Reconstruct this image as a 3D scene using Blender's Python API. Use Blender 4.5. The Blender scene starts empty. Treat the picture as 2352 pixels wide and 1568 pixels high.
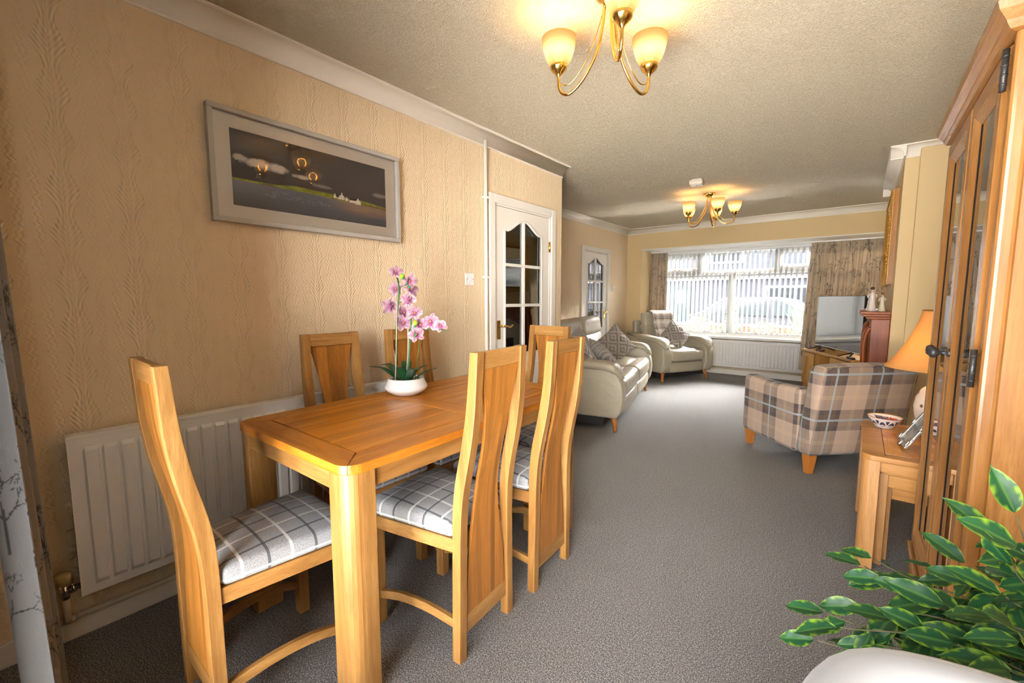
import bpy, bmesh, math, random
import numpy as np
from mathutils import Vector, Matrix, noise as mnoise
random.seed(7)
SC = bpy.context.scene
COL = SC.collection
PI = math.pi
R = math.radians

# ------------------------------------------------------------------ camera
cam_d = bpy.data.cameras.new('camera'); cam_d.sensor_width = 36.0; cam_d.sensor_fit = 'HORIZONTAL'
cam_d.lens = 985.3 * 36.0 / 2352.0; cam_d.clip_start = 0.02; cam_d.clip_end = 200
cam = bpy.data.objects.new('camera', cam_d); COL.objects.link(cam)
cam.location = (2.211, 0.0, 1.26)
cam.rotation_euler = (R(90 - 5.694), 0.0, R(39.046))
SC.camera = cam

# ------------------------------------------------------------------ world, light, exposure
world = bpy.data.worlds.new('sky'); SC.world = world; world.use_nodes = True
_bg = world.node_tree.nodes['Background']
_bg.inputs['Color'].default_value = (0.90, 0.95, 1.0, 1); _bg.inputs['Strength'].default_value = 3.0
SC.view_settings.view_transform = 'Standard'; SC.view_settings.look = 'None'
SC.view_settings.exposure = 2.1; SC.view_settings.gamma = 1.0; SC.view_settings.use_curve_mapping = False
CY = SC.cycles
CY.use_denoising = True; CY.use_light_tree = False
CY.use_adaptive_sampling = True; CY.adaptive_threshold = 0.06; CY.adaptive_min_samples = 40
CY.max_bounces = 5; CY.diffuse_bounces = 3; CY.glossy_bounces = 2; CY.transmission_bounces = 2; CY.transparent_max_bounces = 8
CY.caustics_reflective = False; CY.caustics_refractive = False; CY.sample_clamp_indirect = 8.0

def area_lamp(name, loc, target, sx, sy, power, col):
    d = bpy.data.lights.new(name, 'AREA'); d.shape = 'RECTANGLE'; d.size = sx; d.size_y = sy; d.energy = power; d.color = col
    o = bpy.data.objects.new(name, d); COL.objects.link(o); o.location = loc
    o.rotation_euler = (Vector(target) - Vector(loc)).to_track_quat('-Z', 'Y').to_euler()
    return o
area_lamp('front_daylight', (0.6, 11.6, 5.0), (0.6, 7.8, 1.1), 9.0, 4.0, 6500, (1.0, 0.985, 0.96))
area_lamp('front_fill_uplight', (0.7, 8.40, -0.08), (0.7, 6.2, 1.55), 5.5, 0.8, 1300, (1.0, 0.97, 0.92))  # added uplight out of view, brightens the living room ceiling like ground bounce
area_lamp('rear_fill_uplight', (1.9, -1.20, -0.08), (1.5, -0.1, 1.5), 2.6, 1.3, 185, (1.0, 0.93, 0.83))  # added uplight behind the camera, lifts the dining ceiling and walls
area_lamp('rear_daylight', (2.45, -0.98, 1.5), (0.0, 0.45, 1.35), 1.8, 2.0, 85, (1.0, 0.95, 0.88))

# ------------------------------------------------------------------ object helpers
def tag(o, label=None, cat=None, group=None, kind=None):
    if label: o['label'] = label
    if cat: o['category'] = cat
    if group: o['group'] = group
    if kind: o['kind'] = kind
    return o
def empty(name, loc=(0,0,0), rz=0.0, label=None, cat=None, group=None, kind=None):
    o = bpy.data.objects.new(name, None); COL.objects.link(o); o.empty_display_size = 0.05
    o.location = loc; o.rotation_euler = (0, 0, rz)
    return tag(o, label, cat, group, kind)
def copy_tree(o, parent=None):
    c = o.copy(); COL.objects.link(c); c.parent = parent
    for ch in list(o.children): copy_tree(ch, c)
    return c
def mesh_obj(name, me, mat=None, parent=None, loc=None, rot=None):
    o = bpy.data.objects.new(name, me); COL.objects.link(o)
    if mat is not None and len(me.materials) == 0: me.materials.append(mat)
    if parent is not None: o.parent = parent
    if loc is not None: o.location = loc
    if rot is not None: o.rotation_euler = rot
    return o

class MB:
    """collects verts / faces of ONE mesh object"""
    def __init__(s): s.v = []; s.f = []; s.sm = []; s.uv = None
    def add(s, verts, faces, smooth=False):
        n = len(s.v); s.v.extend([tuple(p) for p in verts])
        for f in faces: s.f.append(tuple(i + n for i in f)); s.sm.append(smooth)
        return s
    def box(s, x0, x1, y0, y1, z0, z1):
        v = [(x,y,z) for z in (z0,z1) for y in (y0,y1) for x in (x0,x1)]
        return s.add(v, [(0,2,3,1),(4,5,7,6),(0,1,5,4),(2,6,7,3),(0,4,6,2),(1,3,7,5)])
    def prism(s, poly, z0, z1, axis='z', smooth=False):
        """extrude a closed 2D polygon (ccw) ; axis is the extrusion axis"""
        def P(a,b,c):
            return (a,b,c) if axis=='z' else ((c,a,b) if axis=='x' else (b,c,a))
        n = len(poly)
        v = [P(a,b,z0) for a,b in poly] + [P(a,b,z1) for a,b in poly]
        f = [tuple(range(n-1,-1,-1)), tuple(range(n,2*n))]
        s.add(v, f)
        base = len(s.v) - 2*n
        for i in range(n):
            j = (i+1) % n
            s.f.append((base+i, base+j, base+n+j, base+n+i)); s.sm.append(smooth)
        return s
    def tube(s, pts, r, seg=10, caps=True, smooth=True):
        pts = [Vector(p) for p in pts]; n = len(pts)
        rr = r if isinstance(r, (list, tuple)) else [r]*n
        T = [(pts[min(i+1,n-1)] - pts[max(i-1,0)]).normalized() for i in range(n)]
        up = Vector((0,0,1)) if abs(T[0].z) < 0.9 else Vector((1,0,0))
        a = T[0].cross(up).normalized(); v = []
        for i in range(n):
            if i:
                a = (a - T[i]*a.dot(T[i]))
                a = a.normalized() if a.length > 1e-6 else T[i].orthogonal().normalized()
            b = T[i].cross(a)
            for k in range(seg):
                t = 2*PI*k/seg
                v.append(pts[i] + (a*math.cos(t) + b*math.sin(t))*rr[i])
        f = []
        for i in range(n-1):
            for k in range(seg):
                k2 = (k+1) % seg
                f.append((i*seg+k, i*seg+k2, (i+1)*seg+k2, (i+1)*seg+k))
        s.add(v, f, smooth)
        if caps:
            b0 = len(s.v) - n*seg
            s.f.append(tuple(b0+k for k in range(seg-1,-1,-1))); s.sm.append(False)
            s.f.append(tuple(b0+(n-1)*seg+k for k in range(seg))); s.sm.append(False)
        return s
    def lathe(s, prof, seg=32, c=(0,0,0), smooth=True, close=False):
        v = []; n = len(prof)
        for r, z in prof:
            for k in range(seg):
                t = 2*PI*k/seg; v.append((c[0]+r*math.cos(t), c[1]+r*math.sin(t), c[2]+z))
        f = []
        for i in range(n-1):
            for k in range(seg):
                k2 = (k+1) % seg
                f.append((i*seg+k, i*seg+k2, (i+1)*seg+k2, (i+1)*seg+k))
        s.add(v, f, smooth)
        if close:
            b0 = len(s.v) - n*seg
            s.f.append(tuple(b0+k for k in range(seg-1,-1,-1))); s.sm.append(False)
            s.f.append(tuple(b0+(n-1)*seg+k for k in range(seg))); s.sm.append(False)
        return s
    def grid(s, fn, nu, nv, smooth=True, closed_u=False):
        v = [fn(i/(nu if closed_u else nu), j/nv) for j in range(nv+1) for i in range(nu+1)]
        f = [(j*(nu+1)+i, j*(nu+1)+i+1, (j+1)*(nu+1)+i+1, (j+1)*(nu+1)+i) for j in range(nv) for i in range(nu)]
        return s.add(v, f, smooth)
    def rbox(s, c, d, r, m=4, k=3, fn=None, smooth=True):
        """box of size d centred on c with rounded edges r; fn deforms each point (local, centred) -> point"""
        h = [q/2 for q in d]; r = min(r, min(h)*0.999)
        def ax(hh):
            inn = hh - r
            a = [-hh + r*(1-math.cos(PI/2*i/k))*1.0 for i in range(k)]
            mid = [-inn + 2*inn*i/m for i in range(m+1)]
            return a + mid + [-q for q in reversed(a)]
        A = [ax(q) for q in h]
        idx = {}; v = []; f = []
        def vert(p):
            key = (round(p[0],6), round(p[1],6), round(p[2],6))
            if key in idx: return idx[key]
            cl = [max(-(h[i]-r), min(h[i]-r, p[i])) for i in range(3)]
            dv = Vector((p[0]-cl[0], p[1]-cl[1], p[2]-cl[2]))
            if dv.length > 1e-9: dv = dv.normalized()*r
            q = Vector(cl) + dv
            if fn: q = Vector(fn(q))
            idx[key] = len(v); v.append((q[0]+c[0], q[1]+c[1], q[2]+c[2])); return idx[key]
        for a in range(3):
            b, e = (a+1) % 3, (a+2) % 3
            for sgn in (-1, 1):
                for i in range(len(A[b])-1):
                    for j in range(len(A[e])-1):
                        q = []
                        for ii, jj in ((i,j),(i+1,j),(i+1,j+1),(i,j+1)):
                            p = [0,0,0]; p[a] = sgn*h[a]; p[b] = A[b][ii]; p[e] = A[e][jj]; q.append(vert(p))
                        if len(set(q)) >= 3:
                            f.append(tuple(q) if sgn > 0 else tuple(reversed(q)))
        return s.add(v, f, smooth)
    def xform(s, M):
        s.v = [tuple(M @ Vector(p)) for p in s.v]; return s
    def mesh(s, name):
        me = bpy.data.meshes.new(name); me.from_pydata(s.v, [], s.f)
        me.polygons.foreach_set('use_smooth', s.sm); me.validate(); me.update(); return me
    def build(s, name, mat=None, parent=None, loc=None, rot=None, bevel=0.0, seg=2, uv=None, fix=False):
        me = s.mesh(name)
        if fix or bevel:
            bm = bmesh.new(); bm.from_mesh(me)
            if fix: bmesh.ops.remove_doubles(bm, verts=bm.verts, dist=1e-5)
            bmesh.ops.recalc_face_normals(bm, faces=bm.faces)
            if bevel:
                es = [e for e in bm.edges if len(e.link_faces) == 2 and e.calc_face_angle(0) > R(35)]
                bmesh.ops.bevel(bm, geom=es, offset=bevel, segments=seg, profile=0.6, affect='EDGES', clamp_overlap=True)
                for f in bm.faces: f.smooth = False
            bm.to_mesh(me); bm.free()
        if uv: box_uv(me, uv)
        return mesh_obj(name, me, mat, parent, loc, rot)

def box_uv(me, scale=1.0):
    """uv in metres, by the dominant axis of each face's normal"""
    lay = me.uv_layers.new(name='UVMap')
    for p in me.polygons:
        n = p.normal; a = max(range(3), key=lambda i: abs(n[i]))
        for li in p.loop_indices:
            c = me.vertices[me.loops[li].vertex_index].co
            u = (c.y, c.z) if a == 0 else ((c.x, c.z) if a == 1 else (c.x, c.y))
            lay.data[li].uv = (u[0]*scale, u[1]*scale)
def vcol(me, cols, name='print'):
    a = me.color_attributes.new(name=name, type='FLOAT_COLOR', domain='POINT')
    arr = np.ones((len(me.vertices), 4), dtype=np.float32); arr[:, :3] = cols
    a.data.foreach_set('color', arr.ravel())
def spline(pts, n):
    """Catmull-Rom through pts"""
    P = [Vector(p) for p in pts]; P = [P[0]*2-P[1]] + P + [P[-1]*2-P[-2]]; out = []
    m = len(P)-3
    for i in range(n+1):
        t = i/n*m; k = min(int(t), m-1); t -= k
        a,b,c,d = P[k:k+4]
        out.append(0.5*((2*b) + (c-a)*t + (2*a-5*b+4*c-d)*t*t + (3*b-a-3*c+d)*t**3))
    return out
def rrect(x0, x1, y0, y1, r, seg=5):
    o = []
    for cx, cy, a0 in ((x1-r,y0+r,-90),(x1-r,y1-r,0),(x0+r,y1-r,90),(x0+r,y0+r,180)):
        for i in range(seg+1):
            t = R(a0 + 90*i/seg); o.append((cx+r*math.cos(t), cy+r*math.sin(t)))
    return o
def interp(x, xs, ys):
    return float(np.interp(x, xs, ys))
def lin(r, g, b):
    f = lambda c: (c/255/12.92) if c/255 <= 0.04045 else ((c/255+0.055)/1.055)**2.4
    return (f(r), f(g), f(b))

# ------------------------------------------------------------------ material helpers
class NT:
    def __init__(s, name):
        s.m = bpy.data.materials.new(name); s.m.use_nodes = True; s.t = s.m.node_tree
        s.b = s.t.nodes['Principled BSDF']; s.out = s.t.nodes['Material Output']
    def n(s, typ, ins=None, **props):
        nd = s.t.nodes.new('ShaderNode' + typ)
        for k, v in props.items(): setattr(nd, k, v)
        for k, v in (ins or {}).items():
            sk = nd.inputs[k]
            if isinstance(v, bpy.types.NodeSocket): s.t.links.new(v, sk)
            else: sk.default_value = v
        return nd
    def link(s, a, b): s.t.links.new(a, b)
    def math(s, op, a, b=None, c=None, clamp=False):
        nd = s.n('Math', operation=op, use_clamp=clamp)
        for i, v in enumerate((a, b, c)):
            if v is None: continue
            if isinstance(v, bpy.types.NodeSocket): s.link(v, nd.inputs[i])
            else: nd.inputs[i].default_value = v
        return nd.outputs[0]
    def mix(s, fac, a, b, blend='MIX'):
        nd = s.n('Mix', data_type='RGBA', blend_type=blend, clamp_factor=True)
        for sk, v in ((nd.inputs[0], fac), (nd.inputs[6], a), (nd.inputs[7], b)):
            if isinstance(v, bpy.types.NodeSocket): s.link(v, sk)
            else: sk.default_value = v if not isinstance(v, tuple) else (*v[:3], 1)
        return nd.outputs[2]
    def ramp(s, fac, stops, mode='LINEAR'):
        nd = s.n('ValToRGB', {'Fac': fac}); cr = nd.color_ramp; cr.interpolation = mode
        while len(cr.elements) < len(stops): cr.elements.new(0.5)
        for e, (p, c) in zip(cr.elements, stops):
            e.position = p; e.color = (*c[:3], 1) if isinstance(c, tuple) else (c, c, c, 1)
        return nd.outputs[0]
    def set(s, **kw):
        for k, v in kw.items():
            sk = s.b.inputs[k.replace('_', ' ')]
            if isinstance(v, bpy.types.NodeSocket): s.link(v, sk)
            else: sk.default_value = (*v, 1) if isinstance(v, tuple) and len(v) == 3 and sk.type == 'RGBA' else v
        return s
    def bump(s, h, strength=0.3, dist=0.01):
        nd = s.n('Bump', {'Height': h, 'Strength': strength, 'Distance': dist}); s.link(nd.outputs[0], s.b.inputs['Normal']); return nd
    def coord(s, kind='Object', scale=(1,1,1), rot=(0,0,0), loc=(0,0,0)):
        tc = s.n('TexCoord'); mp = s.n('Mapping', {'Vector': tc.outputs[kind], 'Scale': scale, 'Rotation': rot, 'Location': loc})
        return mp.outputs[0]
    def noise(s, vec, scale=5, detail=4, rough=0.55, dist=0.0):
        return s.n('TexNoise', {'Vector': vec, 'Scale': scale, 'Detail': detail, 'Roughness': rough, 'Distortion': dist})
    def sep(s, vec): return s.n('SeparateXYZ', {'Vector': vec}).outputs

def plain(name, col, rough=0.5, metal=0.0, var=0.0, vscale=8.0, bump=0.0, bscale=60.0, spec=0.5, coat=0.0, sheen=0.0):
    t = NT(name); t.set(Roughness=rough, Metallic=metal, Specular_IOR_Level=spec, Coat_Weight=coat, Coat_Roughness=0.08)
    if sheen: t.set(Sheen_Weight=sheen)
    c = t.coord()
    if var:
        nz = t.noise(c, vscale, 4)
        t.set(Base_Color=t.mix(nz.outputs[0], tuple(q*(1-var) for q in col), tuple(min(1,q*(1+var)) for q in col)))
    else: t.set(Base_Color=col)
    if bump: t.bump(t.noise(c, bscale, 3).outputs[0], bump, 0.004)
    return t.m

def wood(name, axis, dark, mid, light, plank=None, pw=0.05, rough=0.38, gscale=1.0, pv=0.35):
    """grain along local axis 0/1/2, planks laid side by side along axis `plank`"""
    t = NT(name); sc = [9.0*gscale]*3; sc[axis] = 0.7*gscale
    co = t.coord('Object', tuple(sc))
    ob = t.n('ObjectInfo')
    add = t.n('VectorMath', {0: co}, operation='ADD'); off = t.n('Combine' + 'XYZ', {'X': t.math('MULTIPLY', ob.outputs['Random'], 37.0), 'Y': t.math('MULTIPLY', ob.outputs['Random'], 11.0)})
    t.link(off.outputs[0], add.inputs[1]); vec = add.outputs[0]
    if plank is not None:
        raw = t.sep(t.coord('Object'))
        pid = t.math('FLOOR', t.math('DIVIDE', raw[plank], pw))
        wn = t.n('TexWhiteNoise', {'W': t.math('ADD', pid, t.math('MULTIPLY', ob.outputs['Random'], 57.0))}, noise_dimensions='1D')
        sh = t.n('CombineXYZ', {'X': t.math('MULTIPLY', wn.outputs['Value'], 23.0), 'Y': t.math('MULTIPLY', wn.outputs['Value'], 41.0), 'Z': t.math('MULTIPLY', wn.outputs['Value'], 17.0)})
        a2 = t.n('VectorMath', {0: vec, 1: sh.outputs[0]}, operation='ADD'); vec = a2.outputs[0]
    n1 = t.noise(vec, 1.1, 5, 0.6, 1.2); n2 = t.noise(vec, 7.0, 3, 0.6, 0.4)
    col = t.ramp(n1.outputs[0], [(0.30, dark), (0.50, mid), (0.72, light)])
    col = t.mix(t.math('MULTIPLY', t.ramp(n2.outputs[0], [(0.35, 1.0), (0.6, 0.0)]), 0.35), col, dark)
    n3 = t.noise(vec, 26.0, 2, 0.6)
    col = t.mix(t.math('MULTIPLY', t.ramp(n3.outputs[0], [(0.38, 1.0), (0.52, 0.0)]), 0.30), col, dark)
    if plank is not None:
        f = t.math('ADD', t.math('MULTIPLY', wn.outputs['Value'], 2*pv), 1.0-pv)
        col = t.mix(1.0, col, t.n('CombineXYZ', {'X': f, 'Y': f, 'Z': f}).outputs[0], 'MULTIPLY')
    t.set(Base_Color=col, Roughness=rough, Specular_IOR_Level=0.45)
    t.bump(n2.outputs[0], 0.12, 0.002)
    return t.m
# ------------------------------------------------------------------ surface materials
def wallpaper(name, amp, col):
    t = NT(name); s = t.sep(t.coord('Object')); y, z = s[1], s[2]
    d = t.math('ABSOLUTE', t.math('SUBTRACT', t.math('MODULO', t.math('ADD', y, 18.0-0.212+0.09), 0.18), 0.09))
    v = t.math('MULTIPLY', z, 2*PI/0.164)
    sv = t.math('SINE', v); cv = t.math('COSINE', v)
    w = t.math('ADD', t.math('MULTIPLY', cv, 0.011), 0.032)
    stroke = t.math('SINE', t.math('ADD', t.math('MULTIPLY', d, -460.0), t.math('ADD', t.math('MULTIPLY', v, 6.0), t.math('MULTIPLY', sv, 2.4))))
    ring = t.math('SINE', t.math('MULTIPLY', t.math('DIVIDE', d, w), 13.0))
    inside = t.math('LESS_THAN', d, w)
    core = t.math('LESS_THAN', d, t.math('MULTIPLY', w, 0.5))
    dam = t.math('MULTIPLY', inside, t.math('ADD', t.math('MULTIPLY', stroke, t.math('SUBTRACT', 1.0, t.math('MULTIPLY', core, 0.6))), t.math('MULTIPLY', ring, 0.7)))
    vine = t.math('SINE', t.math('ADD', t.math('MULTIPLY', t.math('SUBTRACT', d, t.math('MULTIPLY', t.math('SINE', t.math('MULTIPLY', v, 3.0)), 0.004)), 420.0), t.math('MULTIPLY', t.math('SINE', t.math('MULTIPLY', v, 6.0)), 1.6)))
    tm = t.math('MULTIPLY', t.math('GREATER_THAN', d, 0.053), t.math('LESS_THAN', d, 0.080))
    trail = t.math('MULTIPLY', tm, t.math('MULTIPLY', vine, 0.45))
    l1 = t.math('LESS_THAN', t.math('ABSOLUTE', t.math('SUBTRACT', d, 0.0495)), 0.0021)
    l2 = t.math('LESS_THAN', t.math('ABSOLUTE', t.math('SUBTRACT', d, 0.0835)), 0.0021)
    lines = t.math('MULTIPLY', t.math('ADD', l1, l2), 2.4)
    fine = t.noise(t.coord('Object'), 320, 2).outputs[0]
    h = t.math('ADD', t.math('ADD', dam, trail), t.math('ADD', lines, t.math('MULTIPLY', fine, 0.5)))
    big = t.noise(t.coord('Object'), 1.2, 2).outputs[0]
    t.set(Base_Color=t.mix(big, tuple(c*0.97 for c in col), tuple(min(1, c*1.03) for c in col)), Roughness=0.62, Specular_IOR_Level=0.35)
    t.bump(h, amp, 0.0022)
    return t.m
CREAM = (0.80, 0.635, 0.43)
M_paper = wallpaper('embossed_wallpaper', 0.50, CREAM)
def plainwall():
    t = NT('plain_cream_wall'); c = t.coord()
    t.set(Base_Color=(0.72, 0.555, 0.31), Roughness=0.7, Specular_IOR_Level=0.25)
    t.bump(t.noise(c, 230, 3).outputs[0], 0.25, 0.002); return t.m
M_wall = plainwall()
def artex():
    t = NT('textured_ceiling'); c = t.coord()
    w = t.noise(c, 62, 3, 0.6, 1.6).outputs[0]
    r = t.ramp(w, [(0.34, 0.0), (0.50, 1.0), (0.66, 0.2)])
    t.set(Base_Color=t.mix(r, (0.78, 0.685, 0.52), (0.87, 0.775, 0.60)), Roughness=0.75, Specular_IOR_Level=0.3)
    t.bump(r, 0.85, 0.011); return t.m
M_ceil = artex()
def carpet():
    t = NT('grey_carpet'); c = t.coord()
    f = t.noise(c, 230, 2, 0.8).outputs[0]; g = t.noise(c, 95, 3, 0.65).outputs[0]; b = t.noise(c, 1.7, 3).outputs[0]
    col = t.ramp(f, [(0.40, (0.045, 0.043, 0.044)), (0.50, (0.165, 0.160, 0.160)), (0.60, (0.50, 0.49, 0.485))])
    col = t.mix(t.math('MULTIPLY', t.ramp(g, [(0.35, 1.0), (0.55, 0.0)]), 0.45), col, (0.075, 0.072, 0.071))
    col = t.mix(t.math('MULTIPLY', b, 0.22), col, (0.25, 0.215, 0.18))
    t.set(Base_Color=col, Roughness=0.95, Specular_IOR_Level=0.1, Sheen_Weight=0.15)
    t.bump(t.math('ADD', f, g), 0.8, 0.006); return t.m
M_carpet = carpet()
M_white = plain('white_gloss_paint', (0.80, 0.76, 0.70), 0.32, var=0.03, vscale=3)
M_coving = plain('matt_white_coving', (0.86, 0.81, 0.73), 0.6)
M_soffit = plain('white_soffit_paint', (0.86, 0.84, 0.80), 0.6)
M_upvc = plain('white_window_plastic', (0.88, 0.88, 0.87), 0.3)
M_rad = plain('white_radiator_enamel', (0.78, 0.77, 0.76), 0.35)
M_brass = plain('polished_brass', (0.83, 0.55, 0.16), 0.16, 1.0)
M_brassd = plain('gilt_metal', (0.70, 0.44, 0.13), 0.30, 1.0, var=0.25, vscale=40)
M_black = plain('black_metal', (0.02, 0.018, 0.017), 0.4)
M_chrome = plain('chrome', (0.62, 0.60, 0.57), 0.18, 1.0)
def glass(name, fac, tint=(1,1,1)):
    t = NT(name)
    tr = t.n('BsdfTransparent', {'Color': (*tint, 1)}); gl = t.n('BsdfGlossy', {'Color': (1,1,1,1), 'Roughness': 0.015})
    lw = t.n('Fresnel', {'IOR': 1.5}); f = t.math('ADD', t.math('MULTIPLY', lw.outputs[0], fac), 0.0, clamp=True)
    mx = t.n('MixShader', {0: f, 1: tr.outputs[0], 2: gl.outputs[0]}); t.link(mx.outputs[0], t.out.inputs[0])
    return t.m
M_glass = glass('clear_window_glass', 1.0)
M_doorglass = glass('interior_door_glass', 3.4, (0.80, 0.86, 0.84))
M_cabglass = glass('cabinet_glass', 1.4, (0.94, 0.96, 0.95))

# ------------------------------------------------------------------ room shell
ZC = 2.45
def struct(name, mb, mat, parent=None, **kw):
    o = mb.build(name, mat, parent, **kw)
    if parent is None: o['kind'] = 'structure'
    return o
struct('floor', MB().box(-2.5, 2.95, -0.45, 8.0, -0.1, 0.0), M_carpet)
struct('ceiling', MB().box(-2.5, 2.95, -0.45, 8.0, ZC, ZC+0.1), M_ceil)
D1 = (2.507, 3.273, 1.985)
D2 = (5.700, 6.480, 1.985)
def wall_x(name, x0, x1, y0, y1, hole, mat):
    m = MB(); a, b, h = hole
    m.box(x0, x1, y0, a, 0, ZC).box(x0, x1, b, y1, 0, ZC).box(x0, x1, a, b, h, ZC)
    return struct(name, m, mat)
wall_x('wall_left', -0.1, 0.0, -0.45, 3.458, D1, M_paper)
wall_x('wall_living_left', -1.14, -1.04, 3.345, 7.30, D2, M_paper)
struct('wall_return', MB().box(-1.14, -0.1, 3.285, 3.345, 0, ZC), M_wall)
struct('wall_right', MB().box(2.85, 2.95, -0.45, 8.0, 0, ZC), M_wall)
struct('wall_chimney_breast', MB().box(2.41, 2.85, 4.69, 6.28, 0, ZC), M_wall)
struct('trim_1', MB().box(2.495, 2.85, 4.625, 4.69, 0, ZC-0.04), M_wall, bevel=0.006)
# far wall: header beam, pier, wall under the window
mf = MB(); mf.box(-1.14, 2.85, 7.23, 7.95, 2.10, ZC).box(-1.14, -0.78, 7.23, 7.95, 0, 2.10).box(-0.78, 2.85, 7.82, 7.95, 0, 0.60)
struct('wall_far', mf, M_wall)
struct('trim_2', MB().box(-0.779, 2.849, 7.232, 7.82, 2.085, 2.0995), M_soffit)
# back wall with the rear window that lights the dining end
mbk = MB(); mbk.box(-0.1, 0.85, -0.45, -0.30, 0, ZC).box(2.6, 2.95, -0.45, -0.30, 0, ZC).box(0.85, 2.6, -0.45, -0.30, 2.22, ZC).box(0.85, 2.6, -0.45, -0.30, 0, 0.05)
struct('wall_back', mbk, M_wall)
# hallway behind the two glazed doors
M_hall = plain('hall_paint', (0.40, 0.36, 0.30), 0.8)
mh = MB(); mh.box(-1.10, -1.05, 1.9, 3.285, 0, ZC).box(-1.05, -0.1, 1.85, 1.9, 0, ZC)
mh.box(-2.30, -2.25, 5.1, 7.1, 0, ZC).box(-2.25, -1.14, 5.05, 5.1, 0, ZC).box(-2.25, -1.14, 7.1, 7.15, 0, ZC)
struct('wall_hall', mh, M_hall)

# ------------------------------------------------------------------ coving, skirting
def cove_profile(w=0.095, h=0.088):
    # (out from the wall, up): small lip, concave quarter, small lip under the ceiling
    p = [(0.0, 0.0), (0.012, 0.0), (0.012, 0.008)]
    for i in range(9):
        a = PI/2*i/8
        p.append((0.012 + (w-0.026)*(1-math.cos(a)), 0.008 + (h-0.018)*math.sin(a)))
    p += [(w, h-0.008), (w, h), (0.0, h)]
    return p
def coving(name, a, b, nrm):
    """straight run from a to b (xy), nrm = direction into the room"""
    pr = cove_profile(); a = Vector((*a, 0)); b = Vector((*b, 0)); n = Vector((*nrm, 0))
    m = MB(); k = len(pr); z0 = ZC - 0.088
    v = [a + n*o + Vector((0,0,z0+u)) for o, u in pr] + [b + n*o + Vector((0,0,z0+u)) for o, u in pr]
    m.add(v, [tuple(range(k)), tuple(range(2*k-1, k-1, -1))])
    for i in range(k):
        j = (i+1) % k; m.f.append((i, k+i, k+j, j)); m.sm.append(2 <= i <= 10)
    return struct(name, m, M_coving, fix=True)
coving('trim_3', (0.0, -0.30), (0.0, 3.458), (1, 0))
coving('trim_4', (-1.04, 3.345), (-1.04, 7.23), (1, 0))
coving('trim_5', (-1.04, 7.23), (2.85, 7.23), (0, -1))
coving('trim_6', (2.41, 4.60), (2.41, 6.37), (-1, 0))
coving('trim_7', (2.32, 4.69), (2.85, 4.69), (0, -1))
coving('trim_8', (2.85, -0.30), (2.85, 4.69), (-1, 0))
coving('trim_9', (2.32, 6.28), (2.85, 6.28), (0, 1))
def skirt(name, a, b, nrm, h=0.085, t=0.016):
    a = Vector(a); b = Vector(b); n = Vector(nrm)*t
    c = [a, b, b+n, a+n]; m = MB()
    if (b-a).cross(n) < 0: c = c[::-1]
    m.prism([(p.x, p.y) for p in c], 0, h)
    return struct(name, m, M_white, bevel=0.005)
skirt('baseboard_left', (0.0, -0.30), (0.0, 2.44), (1, 0))
skirt('baseboard_left_corner', (0.0, 3.34), (0.0, 3.458), (1, 0))
skirt('baseboard_living', (-1.04, 3.345), (-1.04, 5.63), (1, 0))
skirt('baseboard_living_corner', (-1.04, 6.55), (-1.04, 7.23), (1, 0))
skirt('baseboard_far', (-0.78, 7.82), (2.85, 7.82), (0, -1))
skirt('baseboard_right', (2.85, -0.30), (2.85, 4.62), (-1, 0))
skirt('baseboard_chimney', (2.41, 4.70), (2.41, 4.74), (-1, 0))

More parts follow.
